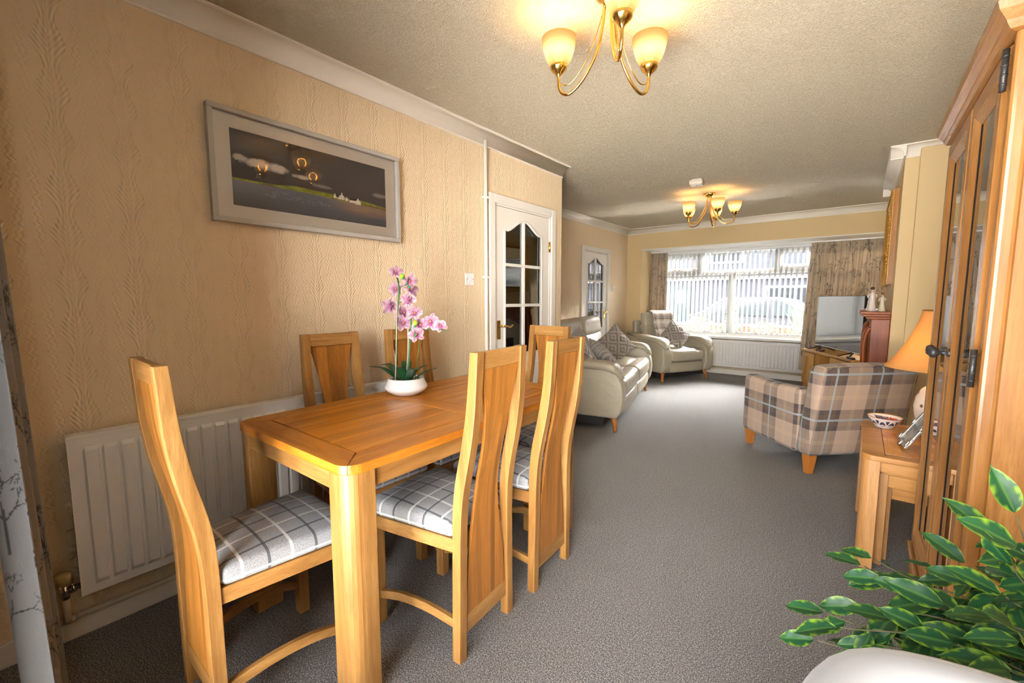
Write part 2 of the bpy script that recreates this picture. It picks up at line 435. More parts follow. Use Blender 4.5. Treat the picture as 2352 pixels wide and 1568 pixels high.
# ------------------------------------------------------------------ glazed doors
def glazed_door(name, x, y0, y1, hinge_far, handle_y):
    """six-pane door set in the wall plane x (room side is +x); opening y0..y1"""
    root = empty(name, (x, 0, 0)); root['kind'] = 'structure'
    aw = 0.066; H = 1.985
    for a, b, z0, z1 in ((y0-aw, y0, 0, H+aw), (y1, y1+aw, 0, H+aw), (y0, y1, H, H+aw)):
        m = MB(); m.box(0.0005, 0.019, a, b, z0, z1); m.build('architrave', M_white, root, bevel=0.007, seg=3)
    m = MB()
    for a, b, z0, z1 in ((y0, y0+0.012, 0, H), (y1-0.012, y1, 0, H), (y0, y1, H-0.012, H)): m.box(-0.099, 0.0005, a, b, z0, z1)
    m.build('door_lining', M_white, root)
    # leaf : built from stiles / rails around an arched glazed opening
    a, b = y0+0.015, y1-0.015; zb, zt = 0.008, H-0.015
    g0, g1 = a+0.115, b-0.115; gb, gs, gt = 0.80, 1.795, 1.895; c = (g0+g1)/2
    def arch(y):
        s = abs(y-c)/((g1-g0)/2)
        return gs + (gt-gs)*(0.5+0.5*math.cos(PI*min(1, s*1.05)))
    xs0, xs1 = -0.045, -0.006
    lm = MB(); lm.box(xs0, xs1, a, g0, zb, zt).box(xs0, xs1, g1, b, zb, zt).box(xs0, xs1, g0, g1, zb, gb)
    N = 14; ys = [g0+(g1-g0)*i/N for i in range(N+1)]
    poly = [(y, arch(y)) for y in ys] + [(g1, zt), (g0, zt)]
    lm.prism(poly, xs0, xs1, 'x'); leaf = lm.build('door_leaf', M_white, root)
    # lower raised panel
    for q0, q1 in ((g0, c-0.02), (c+0.02, g1)):
        pm = MB(); pm.box(xs1, xs1+0.006, q0+0.01, q1-0.01, 0.22, 0.70); pm.build('raised_panel', M_white, leaf, bevel=0.005)
    # glazing bars + bead
    bm_ = MB(); bm_.box(-0.036, 0.0, c-0.013, c+0.013, gb, gt-0.003)
    bm_.build('glazing_bar', M_white, leaf, bevel=0.006)
    for z in (1.205, 1.53):
        bm_ = MB(); bm_.box(-0.036, -0.001, g0, g1, z-0.013, z+0.013); bm_.build('glazing_bar', M_white, leaf, bevel=0.006)
    bead = MB(); path = [(-0.004, g0, gb)] + [(-0.004, y, arch(y)) for y in ys] + [(-0.004, g1, gb), (-0.004, g0, gb)]
    bead.tube(path, 0.010, 8, caps=False); bead.build('glazing_bead', M_white, leaf)
    zs = [gb, 1.205, 1.53]
    for i in range(3):
        for q0, q1 in ((g0, c), (c, g1)):
            pm = MB()
            if i < 2: pm.box(-0.024, -0.020, q0, q1, zs[i], zs[i+1])
            else:
                yy = [q0+(q1-q0)*k/7 for k in range(8)]
                pm.prism([(q0, zs[2]), (q1, zs[2])] + [(y, arch(y)) for y in reversed(yy)], -0.024, -0.020, 'x')
            pm.build('pane', M_doorglass, leaf)
    # brass lever handle
    s = 1 if handle_y < c else -1
    hm = MB(); hm.box(xs1, xs1+0.008, handle_y-0.02, handle_y+0.02, 0.94, 1.09); pl = hm.build('handle_plate', M_brass, leaf, bevel=0.004)
    lv = MB(); p = spline([(xs1+0.006, handle_y, 1.045), (0.045, handle_y, 1.045), (0.055, handle_y+0.03*s, 1.045), (0.053, handle_y+0.075*s, 1.035), (0.050, handle_y+0.115*s, 1.052)], 14)
    lv.tube(p, [0.009]*5+[0.008]*10, 10); lv.build('lever_handle', M_brass, pl)
    hy = (b+0.006) if hinge_far else (a-0.006)
    for z in (1.72, 0.25):
        q = MB(); q.tube([(0.002, hy, z-0.045), (0.002, hy, z+0.045)], 0.007, 10); q.box(-0.004, 0.001, hy-0.014, hy+0.014, z-0.045, z+0.045); q.build('hinge', M_brass, root)
    return root
glazed_door('door_1', 0.0, D1[0], D1[1], True, 2.562)
glazed_door('door_2', -1.04, D2[0], D2[1], False, 6.405)

# ------------------------------------------------------------------ front window
WX0, WX1, WZ0, WZ1, WY = -0.78, 2.84, 0.64, 2.085, 7.84
win = empty('window_1', (0, 0, 0)); win['kind'] = 'structure'
def bar(x0, x1, z0, z1, y0=WY, y1=WY+0.07, name='window_frame', par=win):
    return MB().box(x0, x1, y0, y1, z0, z1).build(name, M_upvc, par, bevel=0.008)
bar(WX0, WX1, WZ0, WZ0+0.07); bar(WX0, WX1, WZ1-0.06, WZ1); bar(WX0, WX0+0.06, WZ0+0.07, WZ1-0.06); bar(WX1-0.06, WX1, WZ0+0.07, WZ1-0.06)
TZ = 1.70
bar(WX0+0.06, WX1-0.06, TZ-0.035, TZ+0.035, y0=WY-0.002, y1=WY+0.072, name='transom')
bar(0.544-0.035, 0.544+0.035, WZ0+0.07, TZ-0.035, y0=WY-0.004, y1=WY+0.074, name='mullion')
bar(0.055-0.035, 0.055+0.035, TZ+0.035, WZ1-0.06, y0=WY-0.004, y1=WY+0.074, name='mullion'); bar(1.154-0.035, 1.154+0.035, TZ+0.035, WZ1-0.06, y0=WY-0.004, y1=WY+0.074, name='mullion')
bar(1.75-0.03, 1.75+0.03, WZ0+0.07, WZ1-0.06, y0=WY-0.006, y1=WY+0.076, name='mullion')
for x0, x1 in ((-0.72, 0.02), (1.19, 1.72)):      # opening top lights
    for q in ((x0, x1, TZ+0.035, TZ+0.085), (x0, x1, WZ1-0.11, WZ1-0.06), (x0, x0+0.05, TZ+0.035, WZ1-0.06), (x1-0.05, x1, TZ+0.035, WZ1-0.06)):
        bar(*q, y0=WY-0.012, y1=WY+0.03, name='opening_sash')
    hx = (x0+x1)/2 + (0.12 if x0 > 0 else -0.05)
    hm = MB(); hm.box(hx-0.012, hx+0.012, WY-0.03, WY-0.012, TZ+0.045, TZ+0.075); hm.box(hx-0.012, hx+0.10, WY-0.042, WY-0.03, TZ+0.05, TZ+0.07)
    hm.build('window_handle', M_brass, win, bevel=0.004)
for x0, x1, z0, z1 in ((-0.72, 0.51, 0.71, TZ-0.03), (0.58, 1.72, 0.71, TZ-0.03), (1.78, 2.78, 0.71, 2.03), (-0.68, -0.03, TZ+0.08, 1.98), (0.09, 1.12, TZ+0.03, 2.03), (1.24, 1.68, TZ+0.08, 1.98)):
    MB().box(x0, x1, WY+0.03, WY+0.036, z0, z1).build('pane', M_glass, win)
MB().box(-0.779, 2.849, 7.69, 7.84, 0.60, 0.64).build('window_sill', M_upvc, win, bevel=0.010, seg=3)

# rear window behind the camera
pat = empty('window_2', (0, 0, 0)); pat['kind'] = 'structure'
for x0, x1, z0, z1 in ((0.85, 0.92, 0.05, 2.22), (2.53, 2.6, 0.05, 2.22), (0.92, 2.53, 2.15, 2.22), (0.92, 2.53, 0.05, 0.12), (1.68, 1.75, 0.12, 2.15)):
    MB().box(x0, x1, -0.42, -0.35, z0, z1).build('window_frame', M_upvc, pat, bevel=0.008)
for x0, x1 in ((0.92, 1.68), (1.75, 2.53)):
    MB().box(x0, x1, -0.388, -0.382, 0.12, 2.15).build('pane', M_glass, pat)
# ------------------------------------------------------------------ woods and fabrics
OD, OM, OL = (0.20, 0.085, 0.020), (0.37, 0.185, 0.052), (0.52, 0.30, 0.105)
M_oakx = wood('oak_along_x', 0, OD, OM, OL)
M_oaky = wood('oak_along_y', 1, OD, OM, OL)
M_oakz = wood('oak_along_z', 2, OD, OM, OL)
M_oaky_pl = wood('oak_planked_top', 1, (0.30, 0.085, 0.006), (0.52, 0.19, 0.016), (0.66, 0.29, 0.035), plank=0, pw=0.037, pv=0.20, rough=0.30)
M_oaky_top = wood('oak_top_frame', 1, (0.30, 0.085, 0.006), (0.52, 0.19, 0.018), (0.64, 0.28, 0.035), rough=0.30)
M_oakx_top = wood('oak_top_frame_cross', 0, (0.30, 0.085, 0.006), (0.52, 0.19, 0.018), (0.64, 0.28, 0.035), rough=0.30)
M_oakz_pl = wood('oak_planked_splat', 2, OD, (0.38, 0.145, 0.022), (0.52, 0.225, 0.042), plank=0, pw=0.026, pv=0.26)
M_groove = plain('dark_groove', (0.05, 0.02, 0.008), 0.8)

def check_fabric():
    """grey wool check: uv in metres"""
    t = NT('grey_check_wool'); tc = t.n('TexCoord'); s = t.sep(tc.outputs['UV'])
    col = (0.26, 0.268, 0.285)
    wv = t.noise(t.n('Mapping', {'Vector': tc.outputs['UV'], 'Scale': (260, 260, 1)}).outputs[0], 1.0, 2).outputs[0]
    c = t.ramp(wv, [(0.3, tuple(q*0.72 for q in col)), (0.7, tuple(min(1, q*1.3) for q in col))])
    for k in (0, 1):
        u = t.math('MODULO', t.math('ADD', s[k], 10.035), 0.135)
        for pos, w, cc, f in ((0.035, 0.0042, (0.045, 0.047, 0.055), 0.80), (0.10, 0.0042, (0.62, 0.62, 0.62), 0.80)):
            m = t.math('LESS_THAN', t.math('ABSOLUTE', t.math('SUBTRACT', u, pos)), w)
            c = t.mix(t.math('MULTIPLY', m, f), c, cc)
    t.set(Base_Color=c, Roughness=0.9, Specular_IOR_Level=0.15, Sheen_Weight=0.2); t.bump(wv, 0.35, 0.002); return t.m
M_check = check_fabric()

# ------------------------------------------------------------------ dining table
TX, TY, TZt, TROT = 0.682, 1.298, 0.775, R(1.5)
def dining_table():
    root = empty('dining_table', (TX, TY, 0), TROT, 'rectangular oak dining table with two inset planked panels and rounded corners', 'table')
    W, L, T = 0.395, 0.690, 0.030; r = 0.062; b = 0.098; z0, z1 = TZt-T, TZt
    # sub slab (dark, shows in the grooves)
    m = MB(); m.prism(rrect(-W+0.004, W-0.004, -L+0.004, L-0.004, r-0.004, 6), z0+0.003, z1-0.004); m.build('tabletop', M_groove, root)
    g = 0.0018
    # mitred frame boards with rounded outer corners
    def corner(sx, sy, lo, hi):
        cx, cy = sx*(W-r), sy*(L-r); out = []
        for i in range(6):
            t = R(lo + (hi-lo)*i/5); out.append((cx + r*math.cos(t), cy + r*math.sin(t)))
        return out
    ix, iy = W-b, L-b
    right = [(ix+g, -iy+g)] + corner(1, -1, -45, 0) + corner(1, 1, 0, 45) + [(ix+g, iy-g)]
    left = [(-ix-g, iy-g)] + corner(-1, 1, 135, 180) + corner(-1, -1, 180, 225) + [(-ix-g, -iy+g)]
    near = [(-ix+g, -iy-g)] + corner(-1, -1, 225, 270) + corner(1, -1, 270, 315) + [(ix-g, -iy-g)]
    far = [(ix-g, iy+g)] + corner(1, 1, 45, 90) + corner(-1, 1, 90, 135) + [(-ix+g, iy+g)]
    for p, mt in ((right, M_oaky_top), (left, M_oaky_top), (near, M_oakx_top), (far, M_oakx_top)):
        m = MB(); m.prism(p, z0, z1); m.build('frame_board', mt, root, bevel=0.0025)
    cb = 0.047
    m = MB(); m.box(-ix+g, ix-g, -cb, cb, z0+0.004, z1); m.build('centre_board', M_oakx_top, root, bevel=0.0015)
    for y0, y1 in ((-iy+g*2, -cb-g*2), (cb+g*2, iy-g*2)):
        n = 14; pw = (2*ix-4*g)/n          # planks of the inset panel
        for i in range(n):
            m = MB(); m.box(-ix+2*g+i*pw+0.0001, -ix+2*g+(i+1)*pw-0.0001, y0, y1, z0+0.004, z1-0.0006); m.build('plank', M_oaky_pl, root)
    # aprons
    a0, a1 = z0-0.062, z0
    for s in (-1, 1):
        m = MB(); m.box(s*(W-0.028)-0.011, s*(W-0.028)+0.011, -L+0.10, L-0.10, a0, a1); m.build('apron', M_oaky, root, bevel=0.002)
        m = MB(); m.box(-W+0.10, W-0.10, s*(L-0.024)-0.011, s*(L-0.024)+0.011, a0, a1); m.build('apron', M_oakx, root, bevel=0.002)
    # legs: square with the outer corner rounded
    for sx in (-1, 1):
        for sy in (-1, 1):
            w = 0.098; ro = 0.052; x1, y1 = W-0.006, L-0.006
            p = [(x1-w, y1-w), (x1, y1-w)] + [(x1-ro+ro*math.cos(R(90*i/6)), y1-ro+ro*math.sin(R(90*i/6))) for i in range(7)] + [(x1-w, y1)]
            p = [(sx*a, sy*c) for a, c in p]
            if sx*sy < 0: p = p[::-1]
            m = MB(); m.prism(p, 0.0, z0); m.build('leg', M_oakz, root, bevel=0.003)
    return root
dining_table()

# ------------------------------------------------------------------ dining chairs
PZ = [0.0, 0.30, 0.48, 0.56, 0.634, 0.70, 0.775, 0.85, 0.926, 1.09]
PY = [0.0, 0.0, 0.0, -0.003, -0.011, -0.024, -0.040, -0.053, -0.063, -0.076]
def chair_proto():
    """faces +y, origin on the floor midway between the rear legs (front face of the posts)"""
    root = empty('dining_chair')
    xo = lambda z: interp(z, [0, 1.09], [0.163, 0.146])
    zz = spline([(z, 0, 0) for z in (0.0, 0.2, 0.4, 0.5, 0.57, 0.63, 0.70, 0.78, 0.88, 0.98, 1.09)], 30); zz = [p.x for p in zz]
    py = lambda z: interp(z, PZ, PY) if z < 0.0 else float(np.interp(z, _pz, _py))
    sp = spline(list(zip(PY, PZ, [0]*len(PZ))), 60); _py = [p.x for p in sp]; _pz = [p.y for p in sp]
    pw, pd = 0.037, 0.042
    dd = lambda z: interp(z, [0, 0.42, 0.593, 0.648, 0.70, 0.79, 0.918, 1.0, 1.09], [0.034, 0.036, 0.040, 0.042, 0.042, 0.041, 0.037, 0.034, 0.032])
    for s in (-1, 1):
        m = MB(); v = []; n = len(zz)
        for z in zz:
            o = xo(z); y = py(z); q = dd(z)
            v += [(s*o, y, z), (s*(o-pw), y, z), (s*(o-pw), y-q, z), (s*o, y-q, z)]
        f = [(0,1,2,3), tuple(4*(n-1)+k for k in (3,2,1,0))]
        for i in range(n-1):
            for k in range(4):
                k2 = (k+1) % 4; f.append((4*i+k2, 4*i+k, 4*i+4+k, 4*i+4+k2))
        m.add(v, f); m.build('rear_post', M_oakz, root, fix=True, bevel=0.002)
    ins = lambda z: xo(z)-pw
    def rail(z0, z1, name):
        m = MB(); v = []
        for z in (z0, z1):
            y = py(z)-0.004; q = dd(z)-0.012; o = ins(z)
            v += [(-o, y-q, z), (o, y-q, z), (o, y, z), (-o, y, z)]
        m.add(v, [(3,2,1,0), (4,5,6,7), (0,1,5,4), (1,2,6,5), (2,3,7,6), (3,0,4,7)]); m.build(name, M_oakx, root, fix=True, bevel=0.002)
    rail(1.030, 1.089, 'top_rail'); rail(0.085, 0.150, 'bottom_rail')
    # hour-glass splat
    wz = [0.15, 0.25, 0.35, 0.45, 0.55, 0.65, 0.75, 0.85, 0.95, 1.03]; ww = [0.97, 0.90, 0.80, 0.68, 0.575, 0.52, 0.53, 0.62, 0.79, 0.98]
    ws = spline(list(zip(wz, ww, [0]*10)), 40)
    m = MB(); v = []; n = len(ws)
    for p in ws:
        z, w = p.x, min(0.985, p.y); o = ins(z)*w; y = py(z)-dd(z)/2+0.004
        v += [(-o, y-0.012, z), (o, y-0.012, z), (o, y, z), (-o, y, z)]
    f = [(3,2,1,0), tuple(4*(n-1)+k for k in range(4))]
    for i in range(n-1):
        for k in range(4):
            k2 = (k+1) % 4; f.append((4*i+k, 4*i+k2, 4*i+4+k2, 4*i+4+k))
    m.add(v, f); m.build('splat', M_oakz_pl, root, fix=True, bevel=0.002)
    # seat frame
    D = 0.392; rw, fw = 0.150, 0.200
    for s in (-1, 1):
        m = MB(); p = [(s*(rw-0.022), -0.01), (s*rw, -0.01), (s*fw, D), (s*(fw-0.022), D)]
        if s < 0: p = p[::-1]
        m.prism(p, 0.392, 0.442); m.build('seat_rail', M_oaky, root, bevel=0.003)
        m = MB(); x0 = fw-0.042; m.box(min(s*x0, s*(x0+0.040)), max(s*x0, s*(x0+0.040)), D-0.046, D-0.006, 0.0, 0.392); m.build('front_leg', M_oakz, root, bevel=0.003)
        # arched stretcher
        pts = [((rw-0.012)*s, -0.005, 0.125), (s*(rw+0.010), 0.12, 0.152), (s*(rw+0.026), 0.24, 0.152), (s*(fw-0.022), D-0.028, 0.115)]
        st = spline(pts, 16); m = MB(); v = []
        for q in st: v += [(q.x-0.009, q.y, q.z-0.016), (q.x+0.009, q.y, q.z-0.016), (q.x+0.009, q.y, q.z+0.016), (q.x-0.009, q.y, q.z+0.016)]
        f = [(3,2,1,0), tuple(4*16+k for k in range(4))]
        for i in range(16):
            for k in range(4):
                k2 = (k+1) % 4; f.append((4*i+k, 4*i+k2, 4*i+4+k2, 4*i+4+k))
        m.add(v, f); m.build('stretcher', M_oaky, root, fix=True, bevel=0.002)
    m = MB(); m.box(-fw+0.02, fw-0.02, D-0.022, D, 0.392, 0.442); m.build('seat_rail', M_oakx, root, bevel=0.003)
    m = MB(); m.box(-rw+0.02, rw-0.02, -0.008, 0.012, 0.392, 0.442); m.build('seat_rail', M_oakx, root, bevel=0.003)
    # upholstered seat pad
    def sh(p):
        u = (p[1]+0.2025)/0.405; hw = (rw+0.004)*(1-u) + (fw+0.006)*u
        x = p[0]/0.20*hw; e = max(0, 1-(abs(p[0])/0.20)**3)*max(0, 1-(abs(p[1])/0.2025)**3)
        return (x, p[1], p[2] + (0.022*e if p[2] > 0 else 0))
    m = MB(); m.rbox((0, 0.2025, 0.470), (0.40, 0.405, 0.058), 0.024, 8, 3, sh); m.build('seat_pad', M_check, root, uv=1.0)
    return root
proto = chair_proto()
CHAIRS = [   # x, y, facing (deg, direction the sitter looks), label
    (1.165, 1.105, 95.0, 'oak dining chair seen from behind, nearest on the open side of the table'),
    (1.152, 1.560, 94.0, 'oak dining chair seen from behind, farther one on the open side of the table'),
    (0.255, 1.085, -90.0, 'oak dining chair against the radiator, to the left of the orchid'),
    (0.265, 1.545, -90.0, 'oak dining chair directly behind the orchid, against the radiator wall'),
    (0.700, 0.365, 0.0, 'oak dining chair at the near end of the table, back towards the radiator valve'),
    (0.688, 2.165, 180.0, 'oak dining chair at the far end of the table, in front of the glazed door'),
]
for i, (x, y, a, lab) in enumerate(CHAIRS):
    c = proto if i == 0 else copy_tree(proto)
    c.location = (x, y, 0); c.rotation_euler = (0, 0, R(a))
    tag(c, lab, 'chair', 'oak dining chairs around the table')

# ------------------------------------------------------------------ radiators
def radiator(name, L, H, label, loc, rz, pitch=0.05):
    """front faces local -y, runs along +x from 0 to L, bottom at z=0"""
    root = empty(name, loc, rz, label, 'radiator')
    m = MB(); us = [0.0, 0.022]; hs = [0.0, 0.0]
    n = int((L-0.05)/pitch); u0 = (L - n*pitch)/2
    for i in range(n):
        a = u0 + i*pitch
        us += [a+0.003, a+0.009, a+pitch-0.009, a+pitch-0.003]; hs += [0.0, 1.0, 1.0, 0.0]
    us += [L-0.022, L]; hs += [0.0, 0.0]
    vs = [0.0, 0.030, 0.046, H-0.056, H-0.042, H]; ks = [0, 0, 1, 1, 0, 0]
    V = [(u, -0.0015-0.009*h*k, v) for v, k in zip(vs, ks) for u, h in zip(us, hs)]
    nu = len(us); F = [(j*nu+i, j*nu+i+1, (j+1)*nu+i+1, (j+1)*nu+i) for j in range(5) for i in range(nu-1)]
    m.add(V, F, False)
    pnl = m.build('front_panel', M_rad, root)
    m = MB(); m.box(0.0, L, 0.0, 0.012, 0.0, H); m.build('panel_body', M_rad, root, bevel=0.005)
    m = MB(); m.box(0.01, L-0.01, 0.012, 0.05, 0.02, H-0.02); m.build('rear_panel', M_rad, root, bevel=0.006)
    m = MB(); m.box(-0.002, L+0.002, -0.002, 0.052, H-0.012, H+0.004); m.build('top_rail', M_rad, root, bevel=0.004)
    return root
M_copper = plain('cream_painted_pipe', (0.70, 0.60, 0.47), 0.4)
rad1 = radiator('radiator', 1.42, 0.585, 'long white panel radiator on the embossed wall beside the dining table', (0.092, 0.148, 0.19), R(90))
# thermostatic valve and the pipe along the skirting (parts of that radiator)
vm = MB(); vm.lathe([(0.006, 0), (0.020, 0.001), (0.021, 0.036), (0.018, 0.040), (0.0, 0.041)], 16, (-0.038, 0.03, 0.055)); vm.build('valve_cap', plain('ivory_plastic', (0.62, 0.47, 0.24), 0.4), rad1)
vm = MB(); vm.tube([(-0.038, 0.03, 0.0), (-0.038, 0.03, 0.056)], 0.012, 12).tube([(-0.038, 0.03, 0.03), (0.004, 0.03, 0.03)], 0.011, 12).tube([(-0.025, 0.03, 0.03), (-0.010, 0.03, 0.03)], 0.016, 6); vm.build('valve_body', M_chrome, rad1)
vm = MB(); vm.tube([(-0.038, 0.03, 0.002), (-0.038, 0.03, -0.085), (-0.038, 0.045, -0.095)], 0.010, 12); vm.tube([(-0.10, 0.062, -0.098), (1.50, 0.062, -0.098)], 0.010, 12).tube([(-0.058, 0.062, -0.098), (-0.018, 0.062, -0.098)], 0.013, 12); vm.tube([(-0.038, 0.045, -0.095), (-0.038, 0.062, -0.098)], 0.011, 10)
vm.build('feed_pipe', M_copper, rad1)
rad2 = radiator('radiator', 1.42, 0.445, 'white panel radiator under the front window sill', (0.18, 7.735, 0.135), 0.0)
vm = MB(); vm.tube([(-0.25, 0.050, -0.025), (1.75, 0.050, -0.025)], 0.010, 10); vm.build('feed_pipe', M_copper, rad2)

# ------------------------------------------------------------------ riser pipe on the wall, switches
m = MB(); m.tube([(0.020, 2.395, 0.0), (0.020, 2.395, 2.405)], 0.0135, 12)
rp = m.build('riser_pipe', M_white); tag(rp, 'thin white painted pipe running up the wall beside the near glazed door', 'pipe')
for z in (1.42, 2.0, 0.8):
    m = MB(); m.box(0.0, 0.036, 2.374, 2.416, z-0.009, z+0.009); m.build('pipe_clip', M_white, rp, bevel=0.004)
def switch(name, x, y, z, label):
    m = MB(); m.box(x, x+0.009, y-0.044, y+0.044, z-0.044, z+0.044)
    o = m.build(name, M_upvc, bevel=0.004); tag(o, label, 'switch')
    k = MB(); k.box(x+0.009, x+0.014, y-0.006, y+0.006, z-0.013, z+0.013); k.build('rocker', M_upvc, o, bevel=0.002)
    for s in (-1, 1):
        k = MB(); k.tube([(x+0.0085, y+s*0.030, z), (x+0.0102, y+s*0.030, z)], 0.0035, 8); k.build('screw', M_chrome, o)
switch('light_switch', 0.0003, 2.235, 1.40, 'square white light switch between the pipe and the landscape picture')
switch('light_switch', -1.0397, 6.715, 1.43, 'small white light switch on the living room wall near the window corner')

# ------------------------------------------------------------------ landscape picture
def picture():
    y0, y1, z0, z1 = 0.655, 1.625, 1.597, 2.088
    root = empty('framed_picture', (0.0005, (y0+y1)/2, (z0+z1)/2), 0, 'wide grey framed seascape with dark sky and white cottages above the table', 'picture')
    w, h = (y1-y0)/2, (z1-z0)/2; fw = 0.022; dp = 0.034
    M_fr = plain('grey_wash_frame', (0.47, 0.445, 0.41), 0.5, var=0.12, vscale=25)
    for a, b, c, d in ((-w, w, h-fw, h), (-w, w, -h, -h+fw), (-w, -w+fw, -h+fw, h-fw), (w-fw, w, -h+fw, h-fw)):
        m = MB(); m.box(0, dp, a, b, c, d); m.build('frame_rail', M_fr, root, bevel=0.003)
    m = MB(); m.box(0.002, 0.010, -w+fw, w-fw, -h+fw, h-fw); m.build('mount_board', plain('off_white_mount', (0.82, 0.77, 0.71), 0.9), root)
    pw, ph = w-0.088, h-0.080
    NU, NV = 360, 150
    m = MB(); m.grid(lambda u, v: (0.0110, -pw+2*pw*u, -ph+2*ph*v), NU, NV, False)
    me = m.mesh('print')
    rng = np.random.default_rng(3)
    U, V = np.meshgrid(np.linspace(0, 1, NU+1), np.linspace(0, 1, NV+1))
    def fbm(x, y, o=5):
        out = np.zeros_like(x); a = 0.5
        for k in range(o):
            gx, gy = x*2**k, y*2**k
            i, j = np.floor(gx).astype(int), np.floor(gy).astype(int); fx, fy = gx-i, gy-j
            fx = fx*fx*(3-2*fx); fy = fy*fy*(3-2*fy)
            hsh = lambda i, j: np.abs(np.sin(i*127.1 + j*311.7 + k*17.3)*43758.5453) % 1.0
            out += a*((hsh(i, j)*(1-fx)+hsh(i+1, j)*fx)*(1-fy) + (hsh(i, j+1)*(1-fx)+hsh(i+1, j+1)*fx)*fy); a *= 0.5
        return out
    lc = lambda r, g, b: np.array(lin(r, g, b))
    sky = lc(66, 62, 66)[None, None]*(0.85+0.45*(1-V)[..., None]) + lc(90, 82, 78)*np.clip(U-0.2, 0, 1)[..., None]*0.35
    n = fbm(U*14, V*9); sky = sky*(0.92+0.16*n[..., None])
    def cloud(cx, cy, sx, sy, st):
        d = ((U-cx)/sx)**2 + ((V-cy)/sy)**2
        return np.clip((1-d)*1.6 + (fbm(U*22+cx*9, V*11) - 0.55)*2.6, 0, 1)*(d < 1.3)*st
    cl = np.maximum.reduce([cloud(0.17, 0.60, 0.15, 0.075, 1.0), cloud(0.05, 0.64, 0.05, 0.05, 0.9), cloud(0.40, 0.555, 0.07, 0.04, 0.8), cloud(0.52, 0.48, 0.08, 0.03, 0.25), cloud(0.96, 0.52, 0.08, 0.04, 0.35)])
    img = sky*(1-cl[..., None]) + lc(205, 195, 192)*cl[..., None]
    hor = 0.325 + 0.0*U
    shore = 0.335 - 0.08*np.clip((U-0.45), 0, 1)
    hill = shore + 0.018 + 0.035*np.exp(-((U-0.36)/0.10)**2) + 0.035*np.exp(-((U-0.55)/0.12)**2) + 0.042*np.exp(-((U-0.80)/0.16)**2) + 0.012*(fbm(U*30, V*0+2)-0.5) + 0.012
    sea = lc(112, 116, 128)*(0.60+1.1*V[..., None]) + lc(60, 60, 64)*0.5*(fbm(U*6, V*60)[..., None]-0.3)
    spark = ((fbm(U*120, V*120, 2) > 0.52) & (np.abs(V-0.26+0.12*U) < 0.05) & (U > 0.15) & (U < 0.6))
    sea = np.where(spark[..., None], sea*1.9, sea)
    sand = lc(150, 128, 112)*(0.75+0.4*fbm(U*9, V*26))[..., None]
    ms = np.clip((U-0.52-0.55*(0.32-V))*6, 0, 1)*np.clip((V-0.10)*9, 0, 1); sea = sea*(1-ms[..., None]) + sand*ms[..., None]
    img = np.where((V < shore)[..., None], sea, img)
    gn = fbm(U*40, V*40); grass = lc(140, 145, 62)*(0.5+1.0*gn)[..., None]; earth = lc(120, 92, 62)*(0.6+0.7*gn)[..., None]
    gm = np.clip((fbm(U*10+4, V*20)-0.38)*7 + (V-shore)*25, 0, 1)[..., None]
    land = earth*(1-gm) + grass*gm
    img = np.where(((V >= shore) & (V < hill))[..., None], land, img)
    def house(cx, w_, hh, base):
        body = (np.abs(U-cx) < w_) & (V > base) & (V < base+hh)
        gab = (V >= base+hh) & (V < base+hh*1.75) & (np.abs(U-cx) < w_*(1-(V-base-hh)/(hh*0.75)))
        chim = (np.abs(U-cx) < 0.004) & (V > base+hh*1.5) & (V < base+hh*2.1)
        return body | gab | chim
    hs = house(0.655, 0.020, 0.050, 0.335) | house(0.605, 0.010, 0.030, 0.345) | house(0.690, 0.011, 0.030, 0.330) | house(0.775, 0.020, 0.048, 0.305) | ((U > 0.71) & (U < 0.76) & (V > 0.318) & (V < 0.358)) | ((U > 0.62) & (U < 0.64) & (V > 0.34) & (V < 0.365))
    roof = ((U > 0.71) & (U < 0.765) & (V >= 0.358) & (V < 0.385)) | ((U > 0.612) & (U < 0.645) & (V >= 0.365) & (V < 0.385))
    img = np.where(roof[..., None], lc(58, 46, 42), img); img = np.where(hs[..., None], lc(232, 224, 214), img)
    win_ = hs & (np.abs((U*1000) % 22 - 11) < 1.6) & (np.abs((V*1000) % 30 - 12) < 3)
    img = np.where(win_[..., None], lc(70, 64, 60), img)
    vcol(me, np.clip(img*1.25, 0, 1).reshape(-1, 3))
    t = NT('seascape_print'); at = t.n('VertexColor', layer_name='print')
    t.set(Base_Color=at.outputs[0], Roughness=0.6, Specular_IOR_Level=0.2)
    mesh_obj('print', me, t.m, root)
    m = MB(); m.add([(0.0150, -w+fw, -h+fw), (0.0150, w-fw, -h+fw), (0.0150, w-fw, h-fw), (0.0150, -w+fw, h-fw)], [(0, 1, 2, 3)]); m.build('glazing', glass('picture_glass', 0.75), root)
    return root
picture()
